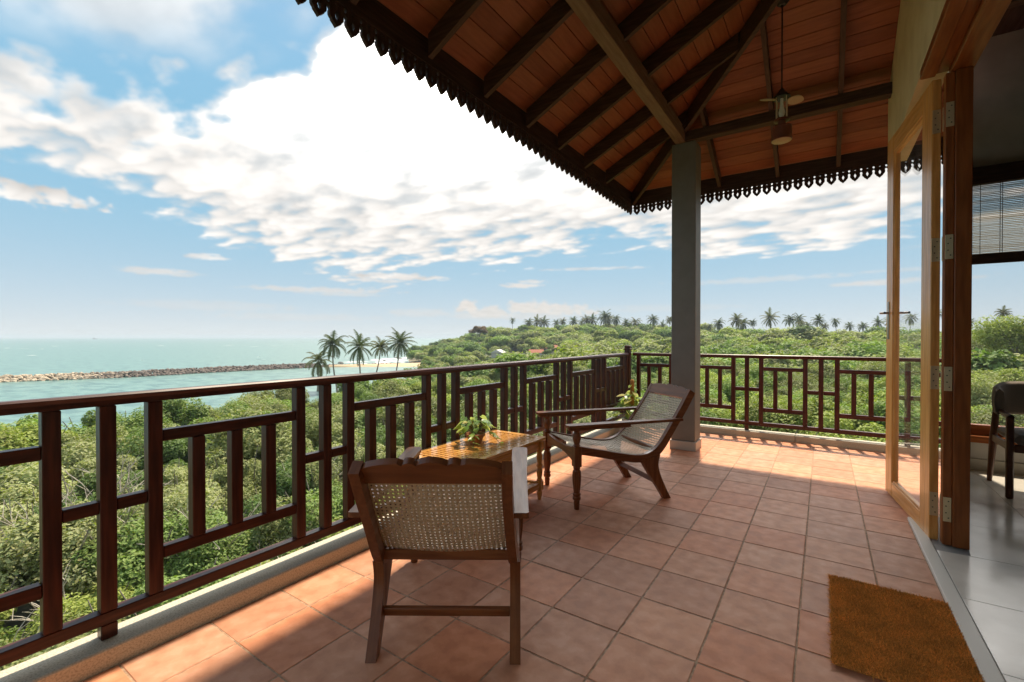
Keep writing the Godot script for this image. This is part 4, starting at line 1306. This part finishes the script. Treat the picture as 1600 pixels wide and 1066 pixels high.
# ------------------------------------------------------------------ hanging lamp
func hanging_lamp() -> void:
	var t := thing("hanging_lamp", "dark hanging lantern lamp on a long rod below the boarded roof", "lamp", Vector3(-0.30, 2.92, -4.48))
	var top := roof_f(-4.48) + 0.155 - 2.92
	var c := MB.new()
	c.lathe([Vector2(0.012, top - 0.075), Vector2(0.03, top - 0.07), Vector2(0.055, top - 0.04), Vector2(0.065, top - 0.005), Vector2(0.06, top + 0.03)], 24, Vector3.ZERO)
	part("canopy", c.mesh(), M.black_iron, t)
	var r := MB.new()
	r.tube(PackedVector3Array([Vector3(0, 0.42, 0), Vector3(0, top - 0.06, 0)]), PackedFloat32Array([0.006, 0.006]), 8)
	part("rod", r.mesh(), M.black_iron, t)
	var cap := MB.new()
	cap.lathe([Vector2(0.008, 0.445), Vector2(0.014, 0.44), Vector2(0.03, 0.41), Vector2(0.062, 0.375), Vector2(0.066, 0.362), Vector2(0, 0.362)], 20, Vector3.ZERO)
	part("cap", cap.mesh(), M.black_iron, t)
	for i in 4:
		var a := PI / 4 + i * PI / 2
		var p := Vector3(cos(a) * 0.052, 0, sin(a) * 0.052)
		bpart("cage_post", p + Vector3(-0.004, 0.175, -0.004), p + Vector3(0.004, 0.363, 0.004), 0.0, M.brass, t)
	var g := MB.new()
	g.lathe([Vector2(0.041, 0.185), Vector2(0.041, 0.355)], 20, Vector3.ZERO)
	part("glass", g.mesh(true), M.glass, t)
	var bb := MB.new()
	bb.lathe([Vector2(0, 0.20), Vector2(0.014, 0.205), Vector2(0.022, 0.225), Vector2(0.024, 0.245), Vector2(0.016, 0.285), Vector2(0.012, 0.32), Vector2(0.012, 0.36)], 16, Vector3.ZERO)
	part("bulb", bb.mesh(true), M.bulb, t)
	var ring := MB.new()
	ring.lathe([Vector2(0, 0.185), Vector2(0.058, 0.184), Vector2(0.060, 0.172), Vector2(0.03, 0.165), Vector2(0.028, 0.125), Vector2(0.075, 0.12), Vector2(0.078, 0.112), Vector2(0.074, 0.108)], 20, Vector3.ZERO)
	part("neck", ring.mesh(), M.lamp_brown, t)
	var dr := MB.new()
	dr.lathe([Vector2(0, 0.121), Vector2(0.073, 0.12), Vector2(0.075, 0.11), Vector2(0.075, 0.022), Vector2(0.078, 0.018), Vector2(0.078, 0.008), Vector2(0.074, 0.006)], 28, Vector3.ZERO)
	part("drum", dr.mesh(), M.lamp_brown, t)
	var di := MB.new()
	di.lathe([Vector2(0.074, 0.007), Vector2(0.07, 0.002), Vector2(0, 0.0)], 28, Vector3.ZERO)
	part("diffuser", di.mesh(true), M.lamp_cream, t)
	# two pale petal shaped blades below the cap
	var bl := PackedVector2Array()
	for i in 17:
		var u := i / 16.0
		bl.append(Vector2(0.05 + 0.135 * u, 0.048 * pow(sin(PI * minf(0.08 + u * 0.92, 1.0)), 0.7)))
	for i in range(16, -1, -1):
		var u := i / 16.0
		bl.append(Vector2(0.05 + 0.135 * u, -0.048 * pow(sin(PI * minf(0.08 + u * 0.92, 1.0)), 0.7) - 0.0001))
	for s in [0.0, PI]:
		var bm := MB.new()
		bm.extrude(bl, -0.003, 0.003, Transform3D(Basis(Vector3(1, 0, 0), Vector3(0, 0.35, 1).normalized(), Vector3(0, -1, 0.35).normalized()), Vector3(0, 0.35, 0)))
		var o := part("petal_blade", bm.mesh(), M.lamp_cream, t)
		o.rotation.y = s + deg_to_rad(34.0)

# ------------------------------------------------------------------ trees
func crown_mesh(sd: int, n: int, leaf: float, flat: float) -> ArrayMesh:
	# leaves spread through several clumps; unit radius about 1, centre at the origin
	var g := RandomNumberGenerator.new()
	g.seed = sd
	var b := MB.new()
	b.colored = true
	var clumps := []
	for i in 13:
		var a := g.randf() * TAU
		var r := sqrt(g.randf()) * 0.72
		var y := (g.randf() * 0.9 - 0.35) * (1.0 - r * 0.6)
		clumps.append([Vector3(cos(a) * r, y * flat, sin(a) * r), 0.24 + g.randf() * 0.22, g.randf_range(0.72, 1.28)])
	for i in n:
		var c: Array = clumps[g.randi_range(0, clumps.size() - 1)]
		var d := Vector3(g.randfn(), g.randfn() * 0.8, g.randfn()).normalized()
		var p: Vector3 = c[0] + d * c[1] * pow(g.randf(), 0.3)
		var nrm := (d * 0.55 + Vector3(0, 0.75, 0) + Vector3(g.randfn(), g.randfn(), g.randfn()) * 0.42).normalized()
		var u := nrm.cross(Vector3(g.randfn(), g.randfn(), g.randfn())).normalized()
		var w := nrm.cross(u)
		var s := leaf * g.randf_range(0.65, 1.35)
		var k: float = c[2] * g.randf_range(0.75, 1.25)
		b.tint = Color(k * g.randf_range(0.9, 1.12), k, k * g.randf_range(0.85, 1.1))
		b.quad(p - u * s, p + w * s * 0.5 + nrm * s * 0.12, p + u * s, p - w * s * 0.5 + nrm * s * 0.12)
	return b.mesh()

func trunk_mesh(sd: int) -> ArrayMesh:
	var g := RandomNumberGenerator.new()
	g.seed = sd
	var b := MB.new()
	for k in 5:
		var a := TAU * k / 5.0 + g.randf()
		var p := PackedVector3Array([Vector3(cos(a) * 0.05, -1.9, sin(a) * 0.05)])
		var r := PackedFloat32Array([0.05])
		for i in range(1, 6):
			var u := i / 5.0
			p.append(Vector3(cos(a) * 0.75 * u * u + g.randfn() * 0.05, -1.9 + 2.35 * u, sin(a) * 0.75 * u * u + g.randfn() * 0.05))
			r.append(0.05 * (1.0 - 0.85 * u))
		b.tube(p, r, 5)
	return b.mesh()

func twig_mesh(sd: int) -> ArrayMesh:
	var g := RandomNumberGenerator.new()
	g.seed = sd
	var b := MB.new()
	for k in 16:
		var a := g.randf() * TAU
		var p := PackedVector3Array([Vector3(cos(a) * 0.1, -0.4, sin(a) * 0.1)])
		var r := PackedFloat32Array([0.018])
		var dir := Vector3(cos(a) * 0.7, 0.9, sin(a) * 0.7)
		for i in 5:
			dir += Vector3(g.randfn(), g.randfn() * 0.5 - 0.05, g.randfn()) * 0.28
			p.append(p[i] + dir.normalized() * 0.27)
			r.append(0.018 * (1.0 - 0.17 * (i + 1)))
		b.tube(p, r, 4)
		for q in 3:
			var s0 := p[2 + q]
			var e := s0 + (dir + Vector3(g.randfn(), g.randf(), g.randfn()) * 0.9).normalized() * 0.33
			b.tube(PackedVector3Array([s0, s0.lerp(e, 0.5) + Vector3(0, 0.02, 0), e]), PackedFloat32Array([0.009, 0.006, 0.003]), 3)
	return b.mesh()

func palm_meshes(sd: int) -> Array:
	# crown and trunk of a coconut palm, unit: metres for a trunk of 1 (scaled), crown radius about 3
	var g := RandomNumberGenerator.new()
	g.seed = sd
	var b := MB.new()
	b.colored = true
	var nf := g.randi_range(24, 34)
	var droop := g.randf_range(0.8, 1.35)
	var floor_el := g.randf_range(-1.1, -0.55)
	for i in nf:
		var a := TAU * i * 0.381966 * 1.0 + g.randf() * 0.3
		var rise := lerpf(1.45, floor_el, pow(float(i) / nf, 0.9)) + g.randfn() * 0.08
		var ln := g.randf_range(2.5, 3.3)
		var pts := []
		var pos := Vector3.ZERO
		var el := rise
		var tw := g.randf_range(-0.5, 0.5)
		var k := g.randf_range(0.7, 1.2)
		b.tint = Color(k, k, k)
		if i > nf - 5: b.tint = Color(1.9, 1.25, 0.75) * 0.9
		var segs := 11
		for s in segs + 1:
			pts.append(pos)
			pos += Vector3(cos(a) * cos(el), sin(el), sin(a) * cos(el)) * ln / segs
			el -= (0.085 + 0.012 * s) * droop * (0.5 + 0.5 * cos(el))
		for s in segs:
			var d: Vector3 = (pts[s + 1] - pts[s]).normalized()
			var side := d.cross(Vector3.UP).normalized()
			var up := side.cross(d)
			b.quad(pts[s] - side * 0.025, pts[s] + side * 0.025, pts[s + 1] + side * 0.02, pts[s + 1] - side * 0.02)
			if s == 0: continue
			var ll := 0.75 * sin(PI * (0.16 + 0.78 * s / segs))
			for q in 3:
				var o: Vector3 = pts[s].lerp(pts[s + 1], q / 3.0)
				for sd2: float in [-1.0, 1.0]:
					var e: Vector3 = o + (side * sd2 * 0.8 + d * 0.55 - Vector3.UP * (0.45 + 0.3 * g.randf()) + up * (0.12 + tw * sd2 * 0.3)).normalized() * ll * g.randf_range(0.8, 1.1)
					b.tri(o - d * 0.045, o + d * 0.06, e)
	var tr := MB.new()
	var p := PackedVector3Array()
	var r := PackedFloat32Array()
	var lean := Vector3(g.randf_range(-0.17, 0.17), 0, g.randf_range(-0.17, 0.17))
	for i in 9:
		var u := i / 8.0
		p.append(Vector3(lean.x * (1.0 - u) * (1.0 - u), -1.0 + u, lean.z * (1.0 - u) * (1.0 - u)))
		r.append(0.19 * (1.0 - 0.35 * u) + (0.10 if i == 0 else 0.0))
	var nuts := MB.new()
	for i in 7:
		var a := g.randf() * TAU
		nuts.lathe([Vector2(0, -0.32), Vector2(0.09, -0.27), Vector2(0.12, -0.2), Vector2(0.07, -0.1), Vector2(0, -0.08)], 6, Vector3(cos(a) * 0.2, -0.05 * g.randf(), sin(a) * 0.2))
	return [b.mesh(), p, r, nuts.mesh()]

var palm_kinds := []
func palm(label: String, at: Vector3, height: float, size: float, kind: int, mt: String, group := "") -> void:
	while palm_kinds.size() < 7: palm_kinds.append(palm_meshes(300 + palm_kinds.size()))
	var t := thing("coconut_palm", label, "palm tree", at, kind * 1.7 + at.x, group)
	var k: Array = palm_kinds[kind % 7]
	t.rotation.x = 0.07 * sin(at.x * 3.1 + kind)
	t.rotation.z = 0.07 * cos(at.z * 2.3 + kind * 2.0)
	var c := part("crown", k[0], M[mt], t)
	c.position.y = height
	c.scale = Vector3.ONE * size
	var key := "palm%d/%.1f" % [kind % 7, height]
	if not cache.has(key):
		var tb := MB.new()
		var p := PackedVector3Array()
		for q in k[1]: p.append(Vector3(q.x * height, (q.y + 1.0) * height - (0.6 if q.y < -0.99 else 0.0), q.z * height))
		tb.tube(p, k[2], 7)
		cache[key] = tb.mesh()
	part("trunk", cache[key], M.palm_trunk, t)
	var nu := part("coconuts", k[3], M.palm_pale, t)
	nu.position.y = height
	nu.scale = Vector3.ONE * size

func pix_dir(px: float) -> Vector2:
	# ground direction that has this bearing from the veranda: tangent (px - 800) / 715 off the view axis
	var a := atan((px - 800.0) / 715.0) - deg_to_rad(CAM_YAW)
	return Vector2(sin(a), -cos(a))

func on_ground(px: float, depth: float) -> Vector3:
	var d := pix_dir(px) * (depth * sqrt(1.0 + pow((px - 800.0) / 715.0, 2.0)))
	return Vector3(d.x, ground_y(d.x, d.y), d.y)

func vegetation() -> void:
	var crowns := []
	var trunks := []
	for i in 6: crowns.append(crown_mesh(100 + i, 13000, 0.037, [0.75, 0.9, 0.6, 0.8, 1.0, 0.7][i]))
	for i in 3: trunks.append(trunk_mesh(140 + i))
	var twigs := []
	for i in 3: twigs.append(twig_mesh(150 + i))
	var mid := []
	for i in 5: mid.append(crown_mesh(160 + i, 3600, 0.080, [0.75, 0.9, 0.65, 0.8, 1.0][i]))
	var tones := [Color(0.35, 0.405, 0.10), Color(0.245, 0.34, 0.095), Color(0.30, 0.325, 0.13), Color(0.165, 0.245, 0.075), Color(0.40, 0.42, 0.20)]
	var tone_w := [0, 0, 0, 1, 1, 1, 2, 2, 3, 3, 4, 4]
	var tn := FastNoiseLite.new()
	tn.seed = 2
	tn.frequency = 0.045
	rng.seed = 50
	var places := []
	var bands := [[4.0, 26.0, 1.75, 1.25, 1.9], [26.0, 70.0, 2.5, 1.7, 2.6], [70.0, 190.0, 3.9, 2.5, 3.9], [190.0, 620.0, 6.2, 3.4, 5.4]]
	for bi in bands.size():
		var bd: Array = bands[bi]
		var st: float = bd[2]
		var nn := int(ceil(bd[1] / st))
		for ix in range(-nn, nn + 1):
			for iz in range(-nn, nn + 1):
				var x := (ix + rng.randf_range(-0.45, 0.45)) * st
				var z := (iz + rng.randf_range(-0.45, 0.45)) * st
				var u := rng.randf()
				var r := Vector2(x, z).length()
				if r < bd[0] or r >= bd[1]: continue
				var off := absf(angle_difference(atan2(x, -z), deg_to_rad(-CAM_YAW)))
				if off > deg_to_rad(62.0): continue
				if x > -3.6 and z > -7.9: continue
				if Vector2(x + 26.4, z + 7.7).length() < 1.3: continue
				var d := shore_dist(Vector2(x, z))
				if d < (2.0 if r < 120.0 else 0.3): continue
				var y := ground_y(x, z)
				if y < SEA + (1.0 if r < 120.0 else 0.3): continue
				# kinds drift from patch to patch
				var pick := tn.get_noise_2d(x, z) * 0.9 + 0.5 + rng.randf_range(-0.28, 0.28)
				var tone: int = tone_w[clampi(int(pick * 12.0), 0, 11)]
				var rad := lerpf(bd[3], bd[4], u)
				var varied := rng.randf()
				if r > 60.0: rad *= 0.72 + 0.9 * varied * varied
				var brg := rad_to_deg(wrapf(atan2(x, -z) + deg_to_rad(CAM_YAW), -PI, PI))
				if brg > -4.5 and brg < 7.5 and r > 95.0 and r < 236.0: rad *= lerpf(1.0, 0.42, sstep(95.0, 150.0, r))
				if brg > -3.5 and brg < 6.0 and r > 205.0 and r < 236.0 and varied < 0.75: continue
				if r > 45.0: rad *= lerpf(0.55, 1.0, sstep(0.0, 40.0, d))
				places.append([r, Vector3(x, y, z), rad, tone, rng.randf() * TAU, rng.randi_range(0, 5), rng.randf_range(0.78, 1.2), bi])
	places.sort_custom(func(a, b): return a[0] < b[0])
	# the nearest ones are trees of their own, the rest one thicket
	var words := ["yellow green", "mid green", "olive green", "dark green", "pale grey green"]
	var counts := {}
	var single := mini(190, places.size())
	for i in single:
		var p: Array = places[i]
		var t := thing("scrub_tree", words[p[3]] + " leafy scrub tree in the thicket just below the balcony", "tree", p[1], p[4], "scrub trees below the balcony, " + words[p[3]])
		var c := part("crown", crowns[p[5]], M["crown%d" % p[3]], t)
		var hh: float = 1.9 * p[2] * 0.78 + 1.0
		if p[0] < 14.0: hh = minf(hh, 3.2)
		else: hh += 1.3 * sstep(16.0, 24.0, p[0])
		c.position.y = hh
		c.scale = Vector3.ONE * p[2]
		var tk := part("trunk", trunks[p[5] % 3], M.trunk, t)
		tk.position.y = hh
		tk.scale = Vector3(p[2], hh / 1.9, p[2])
		if i % 5 == 2:
			# pale leafless twigs that stand out of the crown
			var bb := part("bare_branches", twigs[i % 3], M.twig, t)
			bb.position.y = hh + 0.1 * p[2]
			bb.scale = Vector3.ONE * p[2]
	var th := thing("scrub_thicket", "green canopy of scrub trees stretching to the skyline", "thicket")
	th.set_meta("kind", "stuff")
	var sets := {}
	for i in range(single, places.size()):
		var p: Array = places[i]
		var key: String = ("n%d" % p[5]) if p[0] < 62.0 else ("m%d" % (p[5] % 5))
		if not sets.has(key): sets[key] = []
		sets[key].append(p)
	for key in sets:
		var mm := MultiMesh.new()
		mm.transform_format = MultiMesh.TRANSFORM_3D
		mm.use_colors = true
		mm.mesh = crowns[int(key[1])] if key[0] == "n" else mid[int(key[1])]
		mm.instance_count = sets[key].size()
		for i in mm.instance_count:
			var p: Array = sets[key][i]
			var b := Basis(Vector3.UP, p[4]).scaled(Vector3(p[2], p[2] * (1.0 if p[0] < 180.0 else 0.85), p[2]))
			mm.set_instance_transform(i, Transform3D(b, p[1] + Vector3(0, p[2] * 0.7 + (0.6 * p[2] + 0.5 + 1.3 * sstep(16.0, 24.0, p[0])) * (1.0 - sstep(58.0, 80.0, p[0])), 0)))
			var c: Color = tones[p[3]] * p[6]
			c.a = 1.0
			mm.set_instance_color(i, c)
		var o := MultiMeshInstance3D.new()
		o.name = "foliage" if not th.has_node("foliage") else "foliage_%03d" % th.get_child_count()
		o.multimesh = mm
		o.material_override = M.thicket
		th.add_child(o, true)
		o.set_meta("kind", "stuff")
	# palms on the shore of the lagoon
	var sp := [[497, 103, 6.7, 1.45, "palm_pale", "short shaggy coconut palm at the lagoon, lowest of the shore palms"], [516, 101, 10.5, 1.35, "palm", "tall straight coconut palm rising behind the short shaggy palm"], [561, 103, 10.0, 1.38, "palm", "round headed coconut palm standing alone before the lagoon"], [592, 112, 9.6, 1.15, "palm_pale", "thin yellowing coconut palm between the round headed and the thick palm"], [620, 115, 10.6, 1.55, "palm", "thick dark coconut palm beside the headland bushes"]]
	for i in sp.size():
		var g := on_ground(sp[i][0], sp[i][1])
		var top: float = g.y + sp[i][2]
		palm(sp[i][5], Vector3(g.x, maxf(g.y, SEA + 0.2), g.z), sp[i][2], sp[i][3], i, sp[i][4])
	# palms along the skyline: bearing (as tangent pixels), distance, height of the crown over the camera's eye level in pixels
	rng.seed = 70
	var far := [[800, 340, 27, 0.5], [826, 330, 22, 0.7], [838, 335, 24, 0.8], [850, 335, 22, 0.9], [868, 330, 21, 0.7], [880, 325, 25, 0.7], [896, 325, 24, 0.8], [908, 330, 22, 0.7], [917, 320, 26, 0.8], [927, 320, 27, 0.9], [944, 310, 31, 1.0], [952, 315, 27, 0.9], [963, 305, 28, 0.9], [977, 300, 21, 0.7], [992, 300, 23, 0.9], [1021, 280, 27, 0.8], [1034, 290, 18, 0.6], [1044, 260, 27, 0.8], [1110, 260, 17, 0.5], [1124, 240, 22, 0.8], [1152, 230, 26, 1.1], [1160, 235, 21, 1.0], [1179, 250, 23, 0.6], [1204, 225, 30, 1.1], [1230, 230, 27, 0.95], [1246, 235, 28, 0.8], [1252, 230, 19, 0.8], [1275, 235, 26, 0.8], [1308, 235, 25, 0.8], [1290, 260, 17, 0.7], [1370, 235, 23, 0.7], [1350, 250, 16, 0.7], [1392, 240, 24, 0.8], [1262, 270, 17, 0.7], [1325, 270, 17, 0.7], [1420, 215, 30, 0.8], [1467, 150, 36, 0.9], [1522, 130, 24, 0.7], [1570, 105, 38, 0.9]]
	for i in far.size():
		var f: Array = far[i]
		var g := on_ground(f[0], f[1])
		var top: float = 1.27 + f[2] / 715.0 * f[1]
		palm("coconut palm standing up from the green skyline", g, maxf(top - g.y, 6.0), f[3] * f[1] / 235.0 * 1.65 * rng.randf_range(0.85, 1.15), i, ["palm", "palm", "palm_pale"][i % 3], "coconut palms along the skyline")
	# taller trees that stand out
	for q in [[1538, 70, 3.6, -0.6, 2, "olive green broad tree rising above the canopy outside the room window"], [1566, 78, 4.4, 0.9, 1, "mid green broad tree below the tall palm seen through the room window"], [1602, 62, 5.2, 1.6, 0, "bright leafed tree at the window edge, tallest of the near canopy"], [30, 25, 2.6, -4.9, 0, "light leafed tree against the water at the near end of the balcony"], [165, 29, 2.7, -4.9, 1, "mid green tree against the lagoon behind the first railing posts"]]:
		var g := on_ground(q[0], q[1])
		var t := thing("broad_tree", q[5], "tree", g, q[0] * 0.3)
		var c := part("crown", crowns[int(q[0]) % 6], M["crown%d" % q[4]], t)
		var hh: float = q[3] - g.y
		c.position.y = hh
		c.scale = Vector3.ONE * q[2]
		if hh > 6.0:
			var c2 := part("crown", crowns[(int(q[0]) + 3) % 6], M["crown%d" % q[4]], t)
			c2.position = Vector3(0.6, hh - q[2] * 0.95, -0.5)
			c2.scale = Vector3.ONE * q[2] * 1.1
		var tk := part("trunk", trunks[0], M.trunk, t)
		tk.position.y = hh
		tk.scale = Vector3(q[2], hh / 1.9, q[2])
	var dg := on_ground(748, 300)
	var dt := thing("dry_tree", "brownish dry crowned tree on the left shoulder of the hill", "tree", dg)
	for k in 3:
		var c := part("crown", mid[k], M.crown_dry, dt)
		c.position = Vector3([-6.0, 1.0, 7.5][k] * 0.9, 6.5 - dg.y - [1.0, 0.0, 0.8][k], [-4.0, 0.0, 5.0][k])
		c.scale = Vector3(5.0, 3.6, 5.0)
	var dk := part("trunk", trunks[1], M.trunk, dt)
	dk.position.y = 6.0 - dg.y
	dk.scale = Vector3(5, (6.0 - dg.y) / 1.9, 5)

# ------------------------------------------------------------------ shore, far houses, boat
func rock_mesh(sd: int) -> ArrayMesh:
	var g := RandomNumberGenerator.new()
	g.seed = sd
	var sp := SphereMesh.new()
	sp.radial_segments = 7
	sp.rings = 4
	sp.radius = 0.5
	sp.height = 0.9
	var arr := sp.get_mesh_arrays()
	var vs: PackedVector3Array = arr[Mesh.ARRAY_VERTEX]
	var n := FastNoiseLite.new()
	n.seed = sd
	n.frequency = 1.6
	for i in vs.size(): vs[i] *= 1.0 + 0.55 * n.get_noise_3dv(vs[i])
	var b := MB.new()
	for i in arr[Mesh.ARRAY_INDEX]: b.v.append(vs[i])
	return b.mesh()

func far_house(label: String, at: Vector3, turn: float, sz: Vector3, roof_h: float, roof_m: String) -> void:
	var t := thing("far_house", label, "house", at, turn)
	var w := MB.new()
	w.box(Vector3(-sz.x / 2, -3.0, -sz.z / 2), Vector3(sz.x / 2, sz.y, sz.z / 2))
	part("wall", w.mesh(), M.plaster, t)
	var r := MB.new()
	var e := 0.5
	var a := [Vector3(-sz.x / 2 - e, sz.y + 0.01, -sz.z / 2 - e), Vector3(sz.x / 2 + e, sz.y + 0.01, -sz.z / 2 - e), Vector3(sz.x / 2 + e, sz.y + 0.01, sz.z / 2 + e), Vector3(-sz.x / 2 - e, sz.y + 0.01, sz.z / 2 + e)]
	var k0 := Vector3(-sz.x / 2 - e, sz.y + roof_h, 0)
	var k1 := Vector3(sz.x / 2 + e, sz.y + roof_h, 0)
	r.oquad(a[0], a[1], k1, k0, Vector3(0, 1, -1))
	r.oquad(a[3], a[2], k1, k0, Vector3(0, 1, 1))
	r.otri(a[0], a[3], k0, Vector3(-1, 0, 0))
	r.otri(a[1], a[2], k1, Vector3(1, 0, 0))
	part("roof", r.mesh(), M[roof_m], t)
	for i in 2:
		bpart("window", Vector3(-sz.x * 0.3 + i * sz.x * 0.4, sz.y * 0.35, sz.z / 2 - 0.05), Vector3(-sz.x * 0.3 + i * sz.x * 0.4 + 1.0, sz.y * 0.8, sz.z / 2 + 0.02), 0.0, M.dark_window, t)

func shore_things() -> void:
	# breakwater of piled rocks
	var bw := [Vector2(-205.0, 14.0), Vector2(-188.0, -24.0), Vector2(-178.0, -49.0), Vector2(-178.0, -77.0), Vector2(-172.0, -111.0), Vector2(-161.0, -129.0), Vector2(-152.0, -141.0)]
	var mm := MultiMesh.new()
	mm.transform_format = MultiMesh.TRANSFORM_3D
	mm.use_colors = true
	mm.mesh = rock_mesh(5)
	var xs := []
	rng.seed = 33
	for i in bw.size() - 1:
		var a: Vector2 = bw[i]
		var c: Vector2 = bw[i + 1]
		var n := (c - a).orthogonal().normalized()
		var cnt := int(a.distance_to(c) * (34.0 if i < 4 else 15.0))
		for k in cnt:
			var u := rng.randf()
			var o := rng.randf_range(-1.0, 1.0)
			var p := a.lerp(c, u) + n * o * (3.4 if i < 4 else 2.2)
			var s := rng.randf_range(0.45, 1.2)
			var light := sstep(-50.0, -38.0, -absf(p.y - 0.0) * 1.0 + rng.randf_range(-6.0, 6.0))  # sunlight on one end of the breakwater put into the rock colour
			var hh := SEA + (1.5 if i < 4 else 0.6) * (1.0 - absf(o)) + rng.randf_range(-0.2, 0.2)
			xs.append([Transform3D(Basis.from_euler(Vector3(rng.randf() * TAU, rng.randf() * TAU, rng.randf() * TAU)).scaled(Vector3(s, s * 0.8, s)), Vector3(p.x, hh, p.y)), Color(0.17, 0.135, 0.115).lerp(Color(0.5, 0.40, 0.29), light) * rng.randf_range(0.6, 1.25)])
	mm.instance_count = xs.size()
	for i in xs.size():
		mm.set_instance_transform(i, xs[i][0])
		var c: Color = xs[i][1]
		c.a = 1.0
		mm.set_instance_color(i, c)
	var o := MultiMeshInstance3D.new()
	o.name = "breakwater"
	o.multimesh = mm
	o.material_override = M.rock
	add_child(o)
	tag(o, "long low breakwater of piled rocks across the bay, one end coloured pale as if sunlit", "breakwater")
	o.set_meta("kind", "stuff")
	# surf on the open side of the bar
	var sf := MB.new()
	rng.seed = 21
	for i in 78:
		var p := Vector2(-172, -140).lerp(Vector2(-196, -205), rng.randf()) + Vector2(rng.randfn() * 9.0, rng.randfn() * 5.0)
		var l := rng.randf_range(4.0, 15.0)
		var wd := rng.randf_range(0.4, 1.5)
		if i >= 46:
			# small breaking crests out on the open water, and at the foot of the breakwater
			var pd := pix_dir(rng.randf_range(-60.0, 690.0)) * rng.randf_range(240.0, 900.0)
			p = pd
			l = rng.randf_range(1.5, 6.0) * pd.length() / 300.0
			wd = rng.randf_range(0.04, 0.12) * pd.length() / 300.0
			if p.x > -185.0 or shore_dist(p) > -12.0: continue
		var along := Vector2(0.57, -0.82).rotated(rng.randf_range(-0.15, 0.15))
		var n := along.orthogonal()
		var last := []
		for k in 9:
			var u := k / 8.0
			var q := p + along * (u - 0.5) * l + n * sin(u * 5.0 + i) * 0.6
			var hw := wd * sin(PI * u) * (0.7 + 0.5 * rng.randf()) + 0.02
			var pr := [Vector3(q.x + n.x * hw, SEA + 0.05, q.y + n.y * hw), Vector3(q.x, SEA + 0.4 * sin(PI * u), q.y), Vector3(q.x - n.x * hw, SEA + 0.05, q.y - n.y * hw)]
			if last.size() > 0:
				sf.oquad(last[0], pr[0], pr[1], last[1], Vector3.UP)
				sf.oquad(last[1], pr[1], pr[2], last[2], Vector3.UP)
			last = pr
	var so := struct("surf", sf.mesh(), M.foam)
	# rocks off the bar
	var rl := ["flat dark rock lying off the sand bar nearest the palms", "dark rock in the surf", "outermost low dark rock in the surf"]
	var ri := 0
	for q in [[532, 213, 4.5], [600, 232, 3.5], [622, 262, 6.0]]:
		var d: Vector2 = pix_dir(q[0]) * (q[1] * sqrt(1.0 + pow((q[0] - 800.0) / 715.0, 2.0)))
		var r := MeshInstance3D.new()
		r.name = numbered("shore_rock")
		r.mesh = rock_mesh(60 + ri)
		r.material_override = mat(lin(0.09, 0.08, 0.07), 0.9)
		add_child(r)
		r.position = Vector3(d.x, SEA + 0.1, d.y)
		r.scale = Vector3(q[2], 1.6, q[2] * 0.6)
		tag(r, rl[ri], "rock")
		ri += 1
	# houses on the hill
	var h1 := on_ground(856, 235)
	far_house("far house with an orange red tiled roof among the trees", Vector3(h1.x, -6.3, h1.z), deg_to_rad(42), Vector3(9.0, 1.8, 5.0), 1.7, "roof_red")
	var h2 := on_ground(838, 215)
	far_house("smaller far house with a pale red roof in front of the orange red one", Vector3(h2.x, -7.6, h2.z), deg_to_rad(30), Vector3(6.0, 1.6, 4.5), 1.5, "roof_red")
	var h3 := on_ground(779, 215)
	far_house("far white gabled cottage half hidden in the bushes", Vector3(h3.x, -7.6, h3.z), deg_to_rad(110), Vector3(7.0, 1.6, 5.0), 1.5, "plaster")
	# boat on the horizon
	var bd := pix_dir(148) * 3600.0
	var t := thing("fishing_boat", "tiny dark boat on the horizon line of the sea", "boat", Vector3(bd.x, SEA, bd.y), deg_to_rad(35))
	var hl := MB.new()
	hl.extrude(PackedVector2Array([Vector2(-13, 3.6), Vector2(-12, 0), Vector2(11, 0), Vector2(15, 4.4), Vector2(6, 3.4)]), -3.0, 3.0)
	part("hull", hl.mesh(), M.boat, t)
	bpart("cabin", Vector3(-9, 3.4, -2), Vector3(0, 8.2, 2), 0.1, M.boat, t)
	bpart("mast", Vector3(-4, 8.2, -0.3), Vector3(-3.4, 15, 0.3), 0.0, M.boat, t)
	# dark drum in the clearing below the balcony
	var dg := ground_y(-25.9, -7.9)
	var dr := thing("dark_drum", "small dark grey drum standing in the earth clearing below the balcony", "drum", Vector3(-25.9, dg, -7.95))
	var dm := MB.new()
	dm.lathe([Vector2(0, 0), Vector2(0.2, 0), Vector2(0.24, 0.2), Vector2(0.24, 0.55), Vector2(0.19, 0.72), Vector2(0, 0.73)], 14, Vector3.ZERO)
	part("body", dm.mesh(), M.boat, dr)
	var lid := MB.new()
	lid.lathe([Vector2(0.15, 0.731), Vector2(0.15, 0.76), Vector2(0, 0.765)], 12, Vector3.ZERO)
	part("lid", lid.mesh(), M.black_iron, dr)
